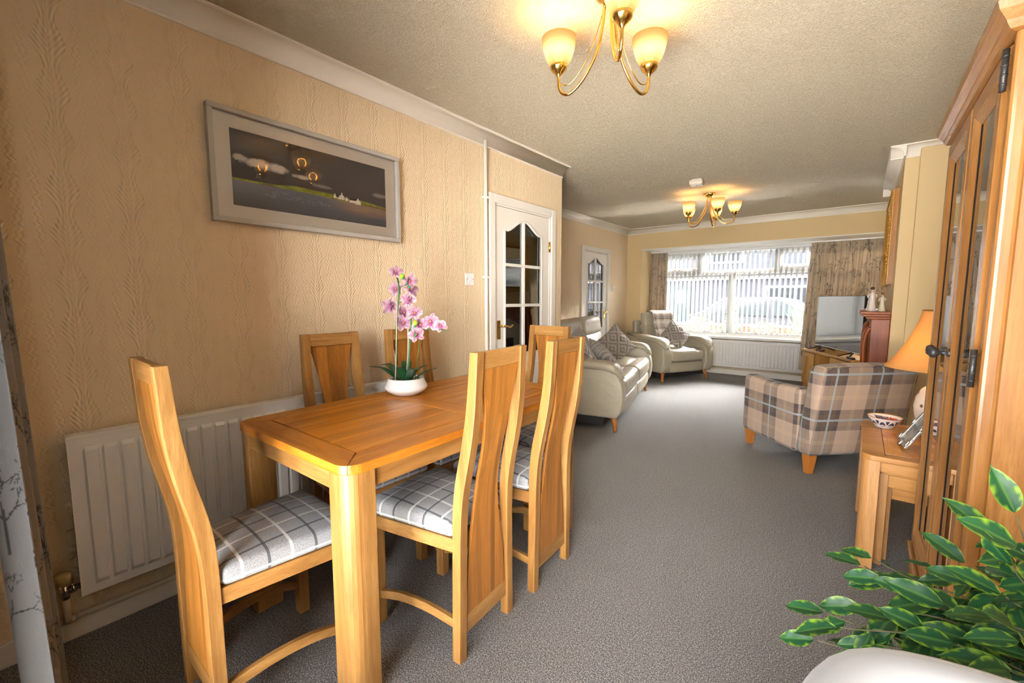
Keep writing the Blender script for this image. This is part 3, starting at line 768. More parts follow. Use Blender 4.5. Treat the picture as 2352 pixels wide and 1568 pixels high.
# ------------------------------------------------------------------ leather recliner suite
def leather():
    t = NT('taupe_leather'); c = t.coord()
    n1 = t.noise(c, 9, 3).outputs[0]; fine = t.noise(c, 260, 2).outputs[0]
    wr = t.noise(t.coord('Object', (26, 5, 7)), 1.0, 3, 0.5, 0.8).outputs[0]
    t.set(Base_Color=t.mix(n1, (0.385, 0.345, 0.255), (0.45, 0.405, 0.305)), Roughness=0.33, Specular_IOR_Level=0.55, Coat_Weight=0.12)
    t.bump(t.math('ADD', t.math('MULTIPLY', wr, 1.0), t.math('MULTIPLY', fine, 0.12)), 0.55, 0.014); return t.m
M_leather = leather()
M_leg = wood('amber_leg_wood', 2, (0.40, 0.13, 0.02), (0.52, 0.20, 0.04), (0.60, 0.26, 0.06), rough=0.35)
M_mech = plain('black_mechanism_cover', (0.025, 0.022, 0.022), 0.7)
def recliner(name, nseat, W, label, cat, loc, rz):
    """faces +y; y = 0 is the front of the foot panel, x spans the width"""
    root = empty(name, loc, rz, label, cat)
    AW = 0.165; inner = W - 2*AW; sw = inner/nseat
    # underframe
    m = MB(); m.box(-W/2+0.03, W/2-0.03, -0.89, -0.16, 0.055, 0.16); m.build('underframe', M_mech, root, bevel=0.004)
    base = MB(); base.rbox((0, -0.475, 0.235), (inner+0.02, 0.87, 0.21), 0.02, 4, 2); base.build('base', M_leather, root)
    sh = MB(); sh.rbox((0, 0, 0), (inner+0.01, 0.10, 0.72), 0.04, 4, 3, lambda p: (p[0], p[1]-0.10*(p[2]+0.36), p[2])); sh.xform(Matrix.Translation((0, -0.845, 0.54))); sh.build('back_shell', M_leather, root)
    for i in range(nseat):
        cx = -inner/2 + sw*(i+0.5)
        # seat cushion with a split between seat and front roll
        def puff(p, sx=sw/2, sy=0.275):
            e = max(0, 1-(abs(p[0])/sx)**4)*max(0, 1-(abs(p[1])/sy)**4)
            return (p[0], p[1], p[2] + (0.035*e if p[2] > 0 else 0))
        m = MB(); m.rbox((cx, -0.38, 0.395), (sw-0.006, 0.55, 0.15), 0.045, 8, 4, puff); seat = m.build('seat_cushion', M_leather, root)
        m = MB(); m.rbox((cx, -0.095, 0.385), (sw-0.010, 0.20, 0.185), 0.06, 8, 4, lambda p: (p[0], p[1]+0.02*math.cos(p[0]/sw*PI), p[2]+0.010*math.cos(p[1]/0.2*PI))); m.build('seat_roll', M_leather, seat)
        m = MB(); m.rbox((cx, -0.060, 0.215), (sw-0.012, 0.11, 0.165), 0.04, 8, 3, lambda p: (p[0], p[1]+0.012*math.cos(p[0]/sw*PI), p[2])); m.build('foot_panel', M_leather, root)
        # back cushion and headrest, leaning back
        def lean(p, h): return (p[0], p[1]-0.26*(p[2]+h), p[2])
        m = MB(); m.rbox((0, 0, 0), (sw-0.012, 0.15, 0.42), 0.06, 8, 4, lambda p: lean((p[0], p[1]+0.03*math.cos(p[0]/sw*PI)*math.cos(p[2]/0.42*PI), p[2]), 0.21)); m.xform(Matrix.Translation((cx, -0.63, 0.635))); back = m.build('back_cushion', M_leather, root)
        m = MB(); m.rbox((0, 0, 0), (sw-0.03, 0.135, 0.235), 0.062, 8, 4, lambda p: (p[0], p[1]-0.16*(p[2]+0.11)+0.018*math.cos(p[0]/sw*PI), p[2])); m.xform(Matrix.Translation((cx, -0.705, 0.918))); m.build('headrest', M_leather, back)
    for s in (-1, 1):
        out = [(-0.93, 0.135), (-0.04, 0.135), (0.005, 0.20), (0.022, 0.30), (0.022, 0.40), (0.0, 0.49), (-0.055, 0.565), (-0.12, 0.60), (-0.35, 0.61), (-0.60, 0.635), (-0.93, 0.668)]
        sp = [out[0]] + [(p.x, p.y) for p in spline([(a, b, 0) for a, b in out[1:8]], 18)] + out[8:]
        xa, xb = (W/2-AW, W/2) if s > 0 else (-W/2, -W/2+AW)
        m = MB(); m.prism(sp, xa, xb, 'x'); arm = m.build('arm_panel', M_leather, root, bevel=0.022, seg=3)
        for p in arm.data.polygons: p.use_smooth = True
        # arm pad swept over the top, drooping at the front
        path = spline([(-0.94, 0.692, 0), (-0.60, 0.655, 0), (-0.35, 0.632, 0), (-0.14, 0.622, 0), (-0.055, 0.585, 0), (0.008, 0.505, 0)], 22)
        m = MB(); v = []; K = 14; cx = (xa+xb)/2 + s*0.004
        for i, p in enumerate(path):
            q0 = path[max(0, i-1)]; q1 = path[min(len(path)-1, i+1)]; T = (q1-q0).normalized(); Nn = Vector((-T.y, T.x, 0))
            fac = min(1, 0.35 + 3.0*min(i, len(path)-1-i)/len(path))
            for k in range(K):
                a = 2*PI*k/K; ca, sa = math.cos(a), math.sin(a)
                ww = 0.100*fac*math.copysign(abs(ca)**0.6, ca); hh = 0.046*fac*math.copysign(abs(sa)**0.7, sa)
                v.append((cx+ww, p.x + Nn.x*hh, p.y + Nn.y*hh))
        f = [tuple(range(K)), tuple(range(len(v)-1, len(v)-K-1, -1))]
        for i in range(len(path)-1):
            for k in range(K): f.append((i*K+k, (i+1)*K+k, (i+1)*K+(k+1) % K, i*K+(k+1) % K))
        m.add(v, f, True); m.build('arm_pad', M_leather, root, fix=True)
        # seam and control button on the outer side
        xo = xb+0.0005 if s > 0 else xa-0.0005
        m = MB(); m.tube([(xo, -0.36, 0.14), (xo, -0.36, 0.58)], 0.0015, 6); m.build('seam', M_leather, arm)
        m = MB(); v = [(xo, -0.46+0.042*math.cos(2*PI*k/20), 0.535+0.021*math.sin(2*PI*k/20)) for k in range(20)]
        m.prism([(a[1], a[2]) for a in v], min(xo, xo+s*0.006), max(xo, xo+s*0.006), 'x'); bt = m.build('control_plate', M_mech, arm, bevel=0.002)
        for dy in (-0.012, 0.012):
            k = MB(); k.tube([(xo+s*0.005, -0.46+dy, 0.535), (xo+s*0.009, -0.46+dy, 0.535)], 0.008, 10); k.build('control_button', M_chrome, bt)
        for y, dy in ((-0.08, 0.03), (-0.85, -0.03)):
            m = MB(); m.tube([(s*(W/2-0.09), y, 0.155), (s*(W/2-0.06), y+dy, 0.0)], [0.027, 0.018], 14); m.build('leg', M_leg, root)
    return root
sofa = recliner('leather_sofa', 2, 2.14, 'taupe leather two-cushion recliner sofa along the left living room wall', 'sofa', (0.268, 4.712, 0), R(-76))
armc = recliner('leather_armchair', 1, 1.0, 'taupe leather recliner armchair by the window with a throw over its headrest', 'armchair', (0.195, 6.790, 0), R(-119.1))

# ------------------------------------------------------------------ scatter cushions
def cushion_mat():
    t = NT('grey_geometric_pile'); tc = t.n('TexCoord'); s = t.sep(tc.outputs['UV'])
    a = t.math('MULTIPLY', s[0], 4.0); b = t.math('MULTIPLY', s[1], 4.0)
    par = t.math('MODULO', t.math('ADD', t.math('FLOOR', a), t.math('FLOOR', b)), 2.0)
    d1 = t.math('SINE', t.math('MULTIPLY', t.math('ADD', a, b), 2*PI*1.5)); d2 = t.math('SINE', t.math('MULTIPLY', t.math('SUBTRACT', a, b), 2*PI*1.5))
    st = t.math('ADD', t.math('MULTIPLY', d1, par), t.math('MULTIPLY', d2, t.math('SUBTRACT', 1.0, par)))
    nz = t.noise(t.n('Mapping', {'Vector': tc.outputs['UV'], 'Scale': (90, 90, 1)}).outputs[0], 1.0, 3).outputs[0]
    h = t.math('ADD', t.math('MULTIPLY', t.math('ADD', st, 1.0), 0.5), t.math('MULTIPLY', nz, 0.35))
    t.set(Base_Color=t.ramp(h, [(0.1, (0.20, 0.172, 0.15)), (0.55, (0.31, 0.272, 0.24)), (1.0, (0.40, 0.36, 0.32))]), Roughness=0.95, Specular_IOR_Level=0.1, Sheen_Weight=0.3)
    t.bump(h, 0.8, 0.008); return t.m
M_cush = cushion_mat()
def cushion_mesh(S=0.44, T=0.075, seed=0):
    me = bpy.data.meshes.new('scatter_cushion'); N = 22; V = []; F = []; UV = []
    for side in (1, -1):
        o = len(V)
        for j in range(N+1):
            for i in range(N+1):
                u, v = 2*i/N-1, 2*j/N-1
                pin = 1 - 0.07*(1-u*u)*abs(v)**3
                pin2 = 1 - 0.07*(1-v*v)*abs(u)**3
                z = T*max(0, (1-abs(u)**2.6)*(1-abs(v)**2.6))**0.55
                z += 0.010*mnoise.noise(Vector((u*2.2+seed, v*2.2, side)))*(1-abs(u)**4)*(1-abs(v)**4)
                V.append((u*S/2*pin2, v*S/2*pin, side*z)); UV.append((i/N, j/N))
        for j in range(N):
            for i in range(N):
                q = (o+j*(N+1)+i, o+j*(N+1)+i+1, o+(j+1)*(N+1)+i+1, o+(j+1)*(N+1)+i)
                F.append(q if side > 0 else q[::-1])
    me.from_pydata(V, [], F); lay = me.uv_layers.new(name='UVMap')
    for l in me.loops: lay.data[l.index].uv = UV[l.vertex_index]
    me.polygons.foreach_set('use_smooth', [True]*len(F)); me.update(); return me
def place_cushion(parent_obj, lpos, normal, spin, label, seed, S=0.40):
    """stand a cushion with its face along `normal` (furniture-local), rotated by spin in its own plane"""
    Mw = Matrix.Translation(parent_obj.location) @ Matrix.Rotation(parent_obj.rotation_euler.z, 4, 'Z')
    n = Vector(normal).normalized(); q = n.to_track_quat('Z', 'Y').to_matrix().to_4x4()
    M4 = Mw @ Matrix.Translation(Vector(lpos)) @ q @ Matrix.Rotation(spin, 4, 'Z')
    o = mesh_obj('scatter_cushion', cushion_mesh(S, 0.075, seed), M_cush); o.matrix_world = M4
    tag(o, label, 'cushion', 'grey textured scatter cushions')
place_cushion(sofa, (-0.44, -0.36, 0.680), (0.75, 0.60, 0.30), R(38), 'grey textured cushion standing upright at the far end of the sofa', 1)
place_cushion(sofa, (0.66, -0.235, 0.650), (-0.25, 0.62, 0.55), R(20), 'grey textured cushion slumped low behind the near arm of the sofa', 2)
place_cushion(sofa, (0.40, -0.560, 0.725), (0.05, 0.95, 0.42), R(12), 'grey textured cushion resting high against the near sofa backrest', 3)
place_cushion(armc, (-0.02, -0.30, 0.690), (0.10, 0.80, 0.45), R(44), 'grey textured cushion standing on its corner on the leather armchair', 4)

# ------------------------------------------------------------------ throw over the armchair headrest
def throw():
    t = NT('cream_tartan_throw'); tc = t.n('TexCoord'); s = t.sep(tc.outputs['UV'])
    c = t.mix(0.0, (0.62, 0.50, 0.40), (0.62, 0.50, 0.40))
    u = t.math('MODULO', t.math('ADD', s[0], 10.0), 0.16); v = t.math('MODULO', t.math('ADD', s[1], 10.0), 0.16)
    for k in (u, v):
        for p, w, cc, f in ((0.03, 0.022, (0.70, 0.68, 0.64), 0.6), (0.085, 0.006, (0.06, 0.06, 0.07), 0.85), (0.11, 0.004, (0.08, 0.08, 0.09), 0.8), (0.135, 0.012, (0.30, 0.29, 0.29), 0.5)):
            c = t.mix(t.math('MULTIPLY', t.math('LESS_THAN', t.math('ABSOLUTE', t.math('SUBTRACT', k, p)), w), f), c, cc)
    t.set(Base_Color=c, Roughness=0.95, Specular_IOR_Level=0.1)
    t.bump(t.noise(t.n('Mapping', {'Vector': tc.outputs['UV'], 'Scale': (300, 300, 1)}).outputs[0], 1.0, 2).outputs[0], 0.4, 0.003)
    # strip running up the front of headrest, over its top, down behind
    prof = spline([(0, -0.545, 0.613), (0, -0.560, 0.733), (0, -0.600, 0.833), (0, -0.618, 0.923), (0, -0.645, 1.008), (0, -0.710, 1.053), (0, -0.785, 1.048), (0, -0.845, 0.983), (0, -0.965, 0.853), (0, -0.970, 0.693)], 46)
    L = [0]
    for a, b in zip(prof, prof[1:]): L.append(L[-1]+(b-a).length)
    W0 = 0.40; NX = 22; V = []; F = []; UV = []; n = len(prof)
    for side in (0, 1):
        for j, p in enumerate(prof):
            a = prof[max(0, j-1)]; b = prof[min(n-1, j+1)]; T = (b-a).normalized(); nn = Vector((0, T.z, -T.y))*0.004*side
            for i in range(NX+1):
                x = -W0/2 + W0*i/NX; fold = 0.005*math.sin(i*1.1+j*0.05) + 0.004*mnoise.noise(Vector((i*0.3, j*0.12, 0)))
                taper = 1 - 0.10*max(0, (6-j)/6)
                V.append((x*taper - 0.03, p.y + nn.y + 0.006 + fold*0.6, p.z + nn.z + 0.004 + abs(fold)*0.4)); UV.append((x, L[j]))
    o2 = n*(NX+1)
    for side in (0, 1):
        for j in range(n-1):
            for i in range(NX):
                q = tuple(side*o2 + k for k in (j*(NX+1)+i, j*(NX+1)+i+1, (j+1)*(NX+1)+i+1, (j+1)*(NX+1)+i)); F.append(q if side else q[::-1])
    me = bpy.data.meshes.new('throw_blanket'); me.from_pydata(V, [], F); lay = me.uv_layers.new(name='UVMap')
    for l in me.loops: lay.data[l.index].uv = UV[l.vertex_index]
    me.polygons.foreach_set('use_smooth', [True]*len(F)); me.update()
    o = mesh_obj('throw_blanket', me, t.m); o.location = armc.location; o.rotation_euler = armc.rotation_euler
    tag(o, 'cream and black tartan throw draped over the leather armchair headrest', 'throw')
throw()

# ------------------------------------------------------------------ tartan armchair
def tartan():
    t = NT('brown_tartan_wool'); tc = t.n('TexCoord'); s = t.sep(tc.outputs['UV']); P = 0.335
    fine = t.noise(t.n('Mapping', {'Vector': tc.outputs['UV'], 'Scale': (420, 420, 1)}).outputs[0], 1.0, 2).outputs[0]
    def band(u):
        """0 light ground, 1 brown, 2 dark ; weights of one thread direction"""
        m = t.math('MODULO', t.math('ADD', u, 10*P), P)
        brown = t.math('LESS_THAN', m, 0.155)
        dk = t.math('ADD', t.math('LESS_THAN', m, 0.034), t.math('MULTIPLY', brown, t.math('GREATER_THAN', m, 0.121)))
        fr = t.math('MULTIPLY', t.math('LESS_THAN', t.math('MODULO', m, 0.008), 0.0035), brown)
        blue = t.math('LESS_THAN', t.math('ABSOLUTE', t.math('SUBTRACT', m, 0.0775)), 0.0075)
        cr = None
        for p in (0.236, 0.246, 0.256):
            q = t.math('LESS_THAN', t.math('ABSOLUTE', t.math('SUBTRACT', m, p)), 0.0013); cr = q if cr is None else t.math('ADD', cr, q)
        return brown, dk, fr, blue, cr
    LT, BR, DK, BL, CR = (0.50, 0.37, 0.285), (0.18, 0.12, 0.07), (0.085, 0.068, 0.072), (0.36, 0.42, 0.48), (0.66, 0.50, 0.30)
    U, V = band(s[0]), band(s[1])
    def thread(b, fr=0.35):
        c = t.mix(b[0], LT, BR); c = t.mix(b[1], c, DK); c = t.mix(t.math('MULTIPLY', b[2], fr), c, DK); return c
    c = t.mix(0.5, thread(U), thread(V))
    c = t.mix(t.math('MULTIPLY', U[0], t.math('MULTIPLY', V[0], 0.25)), c, DK)
    for b in (U, V):
        c = t.mix(t.math('MULTIPLY', b[3], 0.80), c, BL); c = t.mix(t.math('MULTIPLY', b[4], 0.65), c, CR)
    c = t.mix(t.math('MULTIPLY', fine, 0.35), c, t.mix(0.5, c, (0.10, 0.08, 0.07)))
    t.set(Base_Color=c, Roughness=0.95, Specular_IOR_Level=0.1, Sheen_Weight=0.2); t.bump(fine, 0.3, 0.002); return t.m
M_tartan = tartan()
def tartan_chair():
    """faces +y, origin floor centre of the rear edge"""
    root = empty('tartan_armchair', (2.236, 3.874, 0), R(44.6), 'low brown tartan armchair seen from behind, on square tapered wooden legs', 'armchair')
    W = 0.72; D = 0.76
    # back: full width, leaning, rounded top
    def bk(p):
        h = (p[2]+0.335)/0.67
        crown = 0.012*(1-(p[0]/0.36)**2)*max(0, h-0.6)*2.5
        return (p[0], p[1] - 0.105*h, p[2] + crown)
    m = MB(); m.rbox((0, 0.075, 0.467), (W, 0.15, 0.67), 0.050, 10, 4, bk); m.build('backrest', M_tartan, root, uv=1.0)
    for s in (-1, 1):
        def am(p):
            y = p[1]/0.32
            return (p[0] + s*0.0, p[1], p[2] + (0.018*(y*y)-0.004 if p[2] > 0 else 0))
        m = MB(); m.rbox((s*(W/2-0.065), 0.435, 0.365), (0.13, 0.64, 0.475), 0.042, 8, 4, am); m.build('arm', M_tartan, root, uv=1.0)
        for y in (0.045, D-0.055):
            m = MB(); x = s*(W/2-0.055); a, b = 0.034, 0.022
            v = [(x-a, y-a, 0.14), (x+a, y-a, 0.14), (x+a, y+a, 0.14), (x-a, y+a, 0.14), (x-b, y-b, 0), (x+b, y-b, 0), (x+b, y+b, 0), (x-b, y+b, 0)]
            m.add(v, [(0,1,2,3), (7,6,5,4), (1,0,4,5), (2,1,5,6), (3,2,6,7), (0,3,7,4)]); m.build('leg', M_leg, root, fix=True, bevel=0.006)
    m = MB(); m.rbox((0, 0.43, 0.215), (W-0.24, 0.60, 0.16), 0.02, 4, 2); m.build('seat_base', M_tartan, root, uv=1.0)
    m = MB(); m.rbox((0, 0.44, 0.365), (W-0.265, 0.60, 0.15), 0.05, 6, 4, lambda p: (p[0], p[1], p[2]+(0.02*math.cos(p[0]*5)*math.cos(p[1]*4) if p[2] > 0 else 0))); m.build('seat_cushion', M_tartan, root, uv=1.0)
    # piping along the rear outline
    pts = [(-W/2+0.012, 0.006-0.005, 0.15), (-W/2+0.012, 0.004-0.098, 0.775), (-W/2+0.05, -0.098, 0.792), (0, -0.102, 0.806), (W/2-0.05, -0.098, 0.792), (W/2-0.012, 0.004-0.098, 0.775), (W/2-0.012, -0.001, 0.15)]
    m = MB(); m.tube(pts, 0.004, 6); m.build('piping', M_tartan, root, uv=1.0)
tartan_chair()

# ------------------------------------------------------------------ grey tub chair in the near corner
M_velvet = plain('pale_grey_velvet', (0.21, 0.208, 0.215), 0.85, var=0.06, sheen=0.5)
def tub_chair(loc, rz):
    root = empty('tub_chair', loc, rz, 'pale grey velvet tub chair, only its rounded back rim showing below the leafy plant', 'chair')
    m = MB(); N = 40; K = 16; V = []; F = []
    for i in range(N+1):
        a = R(-25 + 230*i/N); r = 0.235; ex = 1.0/(abs(math.cos(a))**3.4 + abs(math.sin(a))**3.4)**(1/3.4)
        dip = 0.10*max(0, abs(i/N-0.5)*2-0.35)**1.5
        top = 0.808 - dip*1.6; bot = 0.40; cx, cy = r*math.cos(a)*ex, r*math.sin(a)*ex
        nx, ny = math.cos(a), math.sin(a); fl = 0.0
        for k in range(K):
            t = 2*PI*k/K; c, s = math.cos(t), math.sin(t)
            w = 0.034*math.copysign(abs(c)**0.7, c); z = (top+bot)/2 + (top-bot)/2*math.copysign(abs(s)**0.35, s)
            lean_ = 0.05*(z-bot)/0.4
            V.append((cx + nx*(w+lean_), cy + ny*(w+lean_), z))
    for i in range(N):
        for k in range(K): F.append((i*K+k, (i+1)*K+k, (i+1)*K+(k+1) % K, i*K+(k+1) % K))
    F.append(tuple(range(K))); F.append(tuple(range((N+1)*K-1, N*K-1, -1)))
    m.add(V, F, True); m.build('back_shell', M_velvet, root, fix=True)
    m = MB(); m.rbox((0, -0.02, 0.425), (0.44, 0.44, 0.11), 0.045, 6, 4); m.build('seat', M_velvet, root)
    for sx in (-1, 1):
        for sy in (-1, 1):
            m = MB(); m.tube([(sx*0.15, sy*0.15, 0.38), (sx*0.20, sy*0.20, 0.0)], [0.014, 0.010], 10); m.build('leg', M_black, root)
tub_chair((2.470, 0.450, 0), R(0))
# ------------------------------------------------------------------ nest of tables
M_honx = wood('honey_oak_x', 0, (0.32, 0.13, 0.030), (0.50, 0.24, 0.065), (0.62, 0.33, 0.10), rough=0.28)
M_hony = wood('honey_oak_y', 1, (0.40, 0.13, 0.015), (0.64, 0.26, 0.030), (0.74, 0.34, 0.05), plank=1, pw=0.06, pv=0.12, rough=0.22)
M_honz = wood('honey_oak_z', 2, (0.30, 0.13, 0.040), (0.47, 0.235, 0.080), (0.60, 0.33, 0.13), rough=0.35)
def nest_table(x0, x1, y0, y1, H, label, lw=0.066, zb=0.05):
    root = empty('nesting_table', ((x0+x1)/2, (y0+y1)/2, 0), 0, label, 'table', 'nest of oak tables')
    W, L = (x1-x0)/2, (y1-y0)/2; T = 0.026; r = 0.045
    m = MB(); m.prism(rrect(-W, W, -L, L, r, 6), H-T, H-0.0015); m.build('tabletop', M_honx, root, bevel=0.005, seg=3)
    b = 0.085
    m = MB(); m.box(-W+b, W-b, -L+b*0.8, L-b*0.8, H-0.006, H); m.build('inset_panel', M_hony, root, bevel=0.001)
    for s in (-1, 1):
        q = MB(); q.box(-W+b-0.0022, -W+b, -L+0.03, L-0.03, H-0.005, H+0.0004) if s < 0 else q.box(W-b, W-b+0.0022, -L+0.03, L-0.03, H-0.005, H+0.0004)
        q.build('groove', M_groove, root)
    for sx in (-1, 1):
        for sy in (-1, 1):
            ro = lw*0.55; a, c = W-0.004, L-0.004
            p = [(a-lw, c-lw), (a, c-lw)] + [(a-ro+ro*math.cos(R(15*i)), c-ro+ro*math.sin(R(15*i))) for i in range(7)] + [(a-lw, c)]
            p = [(sx*u, sy*v) for u, v in p]
            if sx*sy < 0: p = p[::-1]
            m = MB(); m.prism(p, 0, H-T); m.build('leg', M_honz, root, bevel=0.002)
    for sy in (-1, 1):
        m = MB(); m.box(-W+lw, W-lw, sy*(L-0.030)-0.010, sy*(L-0.030)+0.010, H-T-zb, H-T); m.build('rail', M_honx, root, bevel=0.002)
    return root
nest_table(2.255, 2.80, 2.515, 3.255, 0.548, 'largest oak table of the nest, holding the lamp, bowl and photo frame')
nest_table(2.300, 2.79, 2.592, 3.180, 0.470, 'middle oak table tucked under the lamp table', lw=0.056, zb=0.062)
nest_table(2.328, 2.78, 2.660, 3.112, 0.385, 'smallest oak table tucked innermost in the nest', lw=0.048, zb=0.055)

# bowl with sweets
def bowl():
    t = NT('painted_bowl_glaze'); tc = t.n('TexCoord'); s = t.sep(tc.outputs['Object'])
    ang = t.math('ARCTAN2', s[1], s[0]); NP = 9.0
    z = s[2]
    k = t.math('SUBTRACT', t.math('FRACT', t.math('MULTIPLY', t.math('ADD', ang, PI), NP/(2*PI))), 0.5)    # -0.5..0.5 inside each flower
    d = t.math('SUBTRACT', z, 0.016)
    rad = t.math('SQRT', t.math('ADD', t.math('POWER', t.math('MULTIPLY', k, 0.042), 2.0), t.math('POWER', d, 2.0)))
    th = t.math('ARCTAN2', t.math('MULTIPLY', k, 0.042), d)
    pet = t.math('GREATER_THAN', t.math('COSINE', t.math('MULTIPLY', th, 7.0)), -0.25)
    ringm = t.math('MULTIPLY', t.math('GREATER_THAN', rad, 0.010), t.math('LESS_THAN', rad, 0.031))
    mk = t.math('MULTIPLY', t.math('MULTIPLY', pet, ringm), t.math('GREATER_THAN', d, -0.002))
    c = t.mix(mk, (0.72, 0.69, 0.70), (0.035, 0.045, 0.075))
    c = t.mix(t.math('GREATER_THAN', z, 0.0585), c, (0.42, 0.20, 0.04))
    t.set(Base_Color=c, Roughness=0.12, Coat_Weight=0.3)
    px, py = 2.352, 3.115
    m = MB(); m.lathe([(0.0, 0.0), (0.036, 0.0), (0.040, 0.004), (0.042, 0.010), (0.056, 0.026), (0.068, 0.046), (0.077, 0.060), (0.079, 0.062), (0.075, 0.061), (0.066, 0.046), (0.052, 0.026), (0.030, 0.014), (0.0, 0.011)], 40)
    o = m.build('painted_bowl', t.m, loc=(px, py, 0.5484)); tag(o, 'small white bowl painted with dark petal flowers on the lamp table', 'bowl')
    cols = [((0.30, 0.26, 0.42), 'crinkled lilac wrapped sweet poking up highest in the painted bowl'), ((0.07, 0.02, 0.14), 'dark purple wrapped sweet in the painted bowl'), ((0.60, 0.05, 0.02), 'red wrapped sweet at the right rim of the painted bowl'), ((0.62, 0.28, 0.03), 'orange wrapped sweet beside the red one in the bowl'), ((0.35, 0.30, 0.33), 'pale grey wrapped sweet lying in the painted bowl')]
    pos = [(-0.022, -0.008, 0.058, 0.7, 0.3), (0.000, -0.020, 0.048, 0.1, 0.0), (0.043, -0.012, 0.050, -0.4, 0.2), (0.026, 0.002, 0.046, 0.9, 0.1), (0.004, 0.018, 0.048, -0.6, 0.1)]
    for (c, lab), (dx, dy, dz, rz, ry) in zip(cols, pos):
        m = MB(); m.rbox((0, 0, 0), (0.030, 0.016, 0.013), 0.0055, 2, 2)
        for s in (-1, 1):
            v = [(s*0.013, -0.003, -0.002), (s*0.013, 0.003, 0.002), (s*0.027, 0.010, 0.004), (s*0.028, 0.0, -0.004), (s*0.027, -0.010, 0.003)]
            m.add(v, [(0,1,2,3), (0,3,4)])
        so = m.build('wrapped_sweet', plain('foil_wrapper', c, 0.22, 0.35, var=0.3, vscale=120, bump=0.4, bscale=200), loc=(px+dx, py+dy, 0.5484+dz), rot=(0.15, ry, rz)); tag(so, lab, 'sweet', 'wrapped sweets in the bowl')
bowl()
# leaning photo frame
def photo_frame():
    M_sil = plain('ornate_silver', (0.40, 0.38, 0.35), 0.30, 0.9, var=0.3, vscale=60, bump=0.9, bscale=120)
    root = empty('photo_frame', (2.405, 2.770, 0.556), R(-84), 'ornate silver photo frame leaning back on the lamp table', 'photo frame')
    T = Matrix.Rotation(R(-30), 4, 'X')
    w, h, f = 0.080, 0.235, 0.019
    for a, b, c, d in ((-w, w, 0, f), (-w, w, h-f, h), (-w, -w+f, f, h-f), (w-f, w, f, h-f)):
        m = MB(); m.box(a, b, -0.006, 0.006, c, d); m.xform(T); m.build('frame_rail', M_sil, root, bevel=0.003)
    for x, z in ((-w, 0.02), (-w, 0.10), (-w, 0.19), (w, 0.02), (w, 0.10), (w, 0.19), (0, 0.0), (0, h)):
        m = MB(); m.rbox((x*0.95, -0.008, z*1.12+0.004), (0.022, 0.010, 0.026), 0.0045, 2, 2); m.xform(T); m.build('scroll_ornament', M_sil, root)
    m = MB(); m.box(-w+f, w-f, -0.003, 0.001, f, h-f); m.xform(T)
    t = NT('faded_photo'); n = t.noise(t.coord('Object', (9, 9, 9)), 1.6, 3).outputs[0]
    t.set(Base_Color=t.ramp(n, [(0.3, (0.10, 0.13, 0.14)), (0.5, (0.30, 0.33, 0.32)), (0.7, (0.52, 0.55, 0.52))]), Roughness=0.08, Coat_Weight=0.6); m.build('photograph', t.m, root)
    m = MB(); m.add([(-0.02, 0.080, 0.132), (0.02, 0.080, 0.132), (0.028, 0.135, 0.001), (-0.028, 0.135, 0.001), (-0.02, 0.083, 0.132), (0.02, 0.083, 0.132), (0.028, 0.138, 0.001), (-0.028, 0.138, 0.001)], [(0,1,2,3), (7,6,5,4), (0,4,5,1), (1,5,6,2), (2,6,7,3), (3,7,4,0)]); m.build('easel_strut', M_black, root, fix=True)
photo_frame()
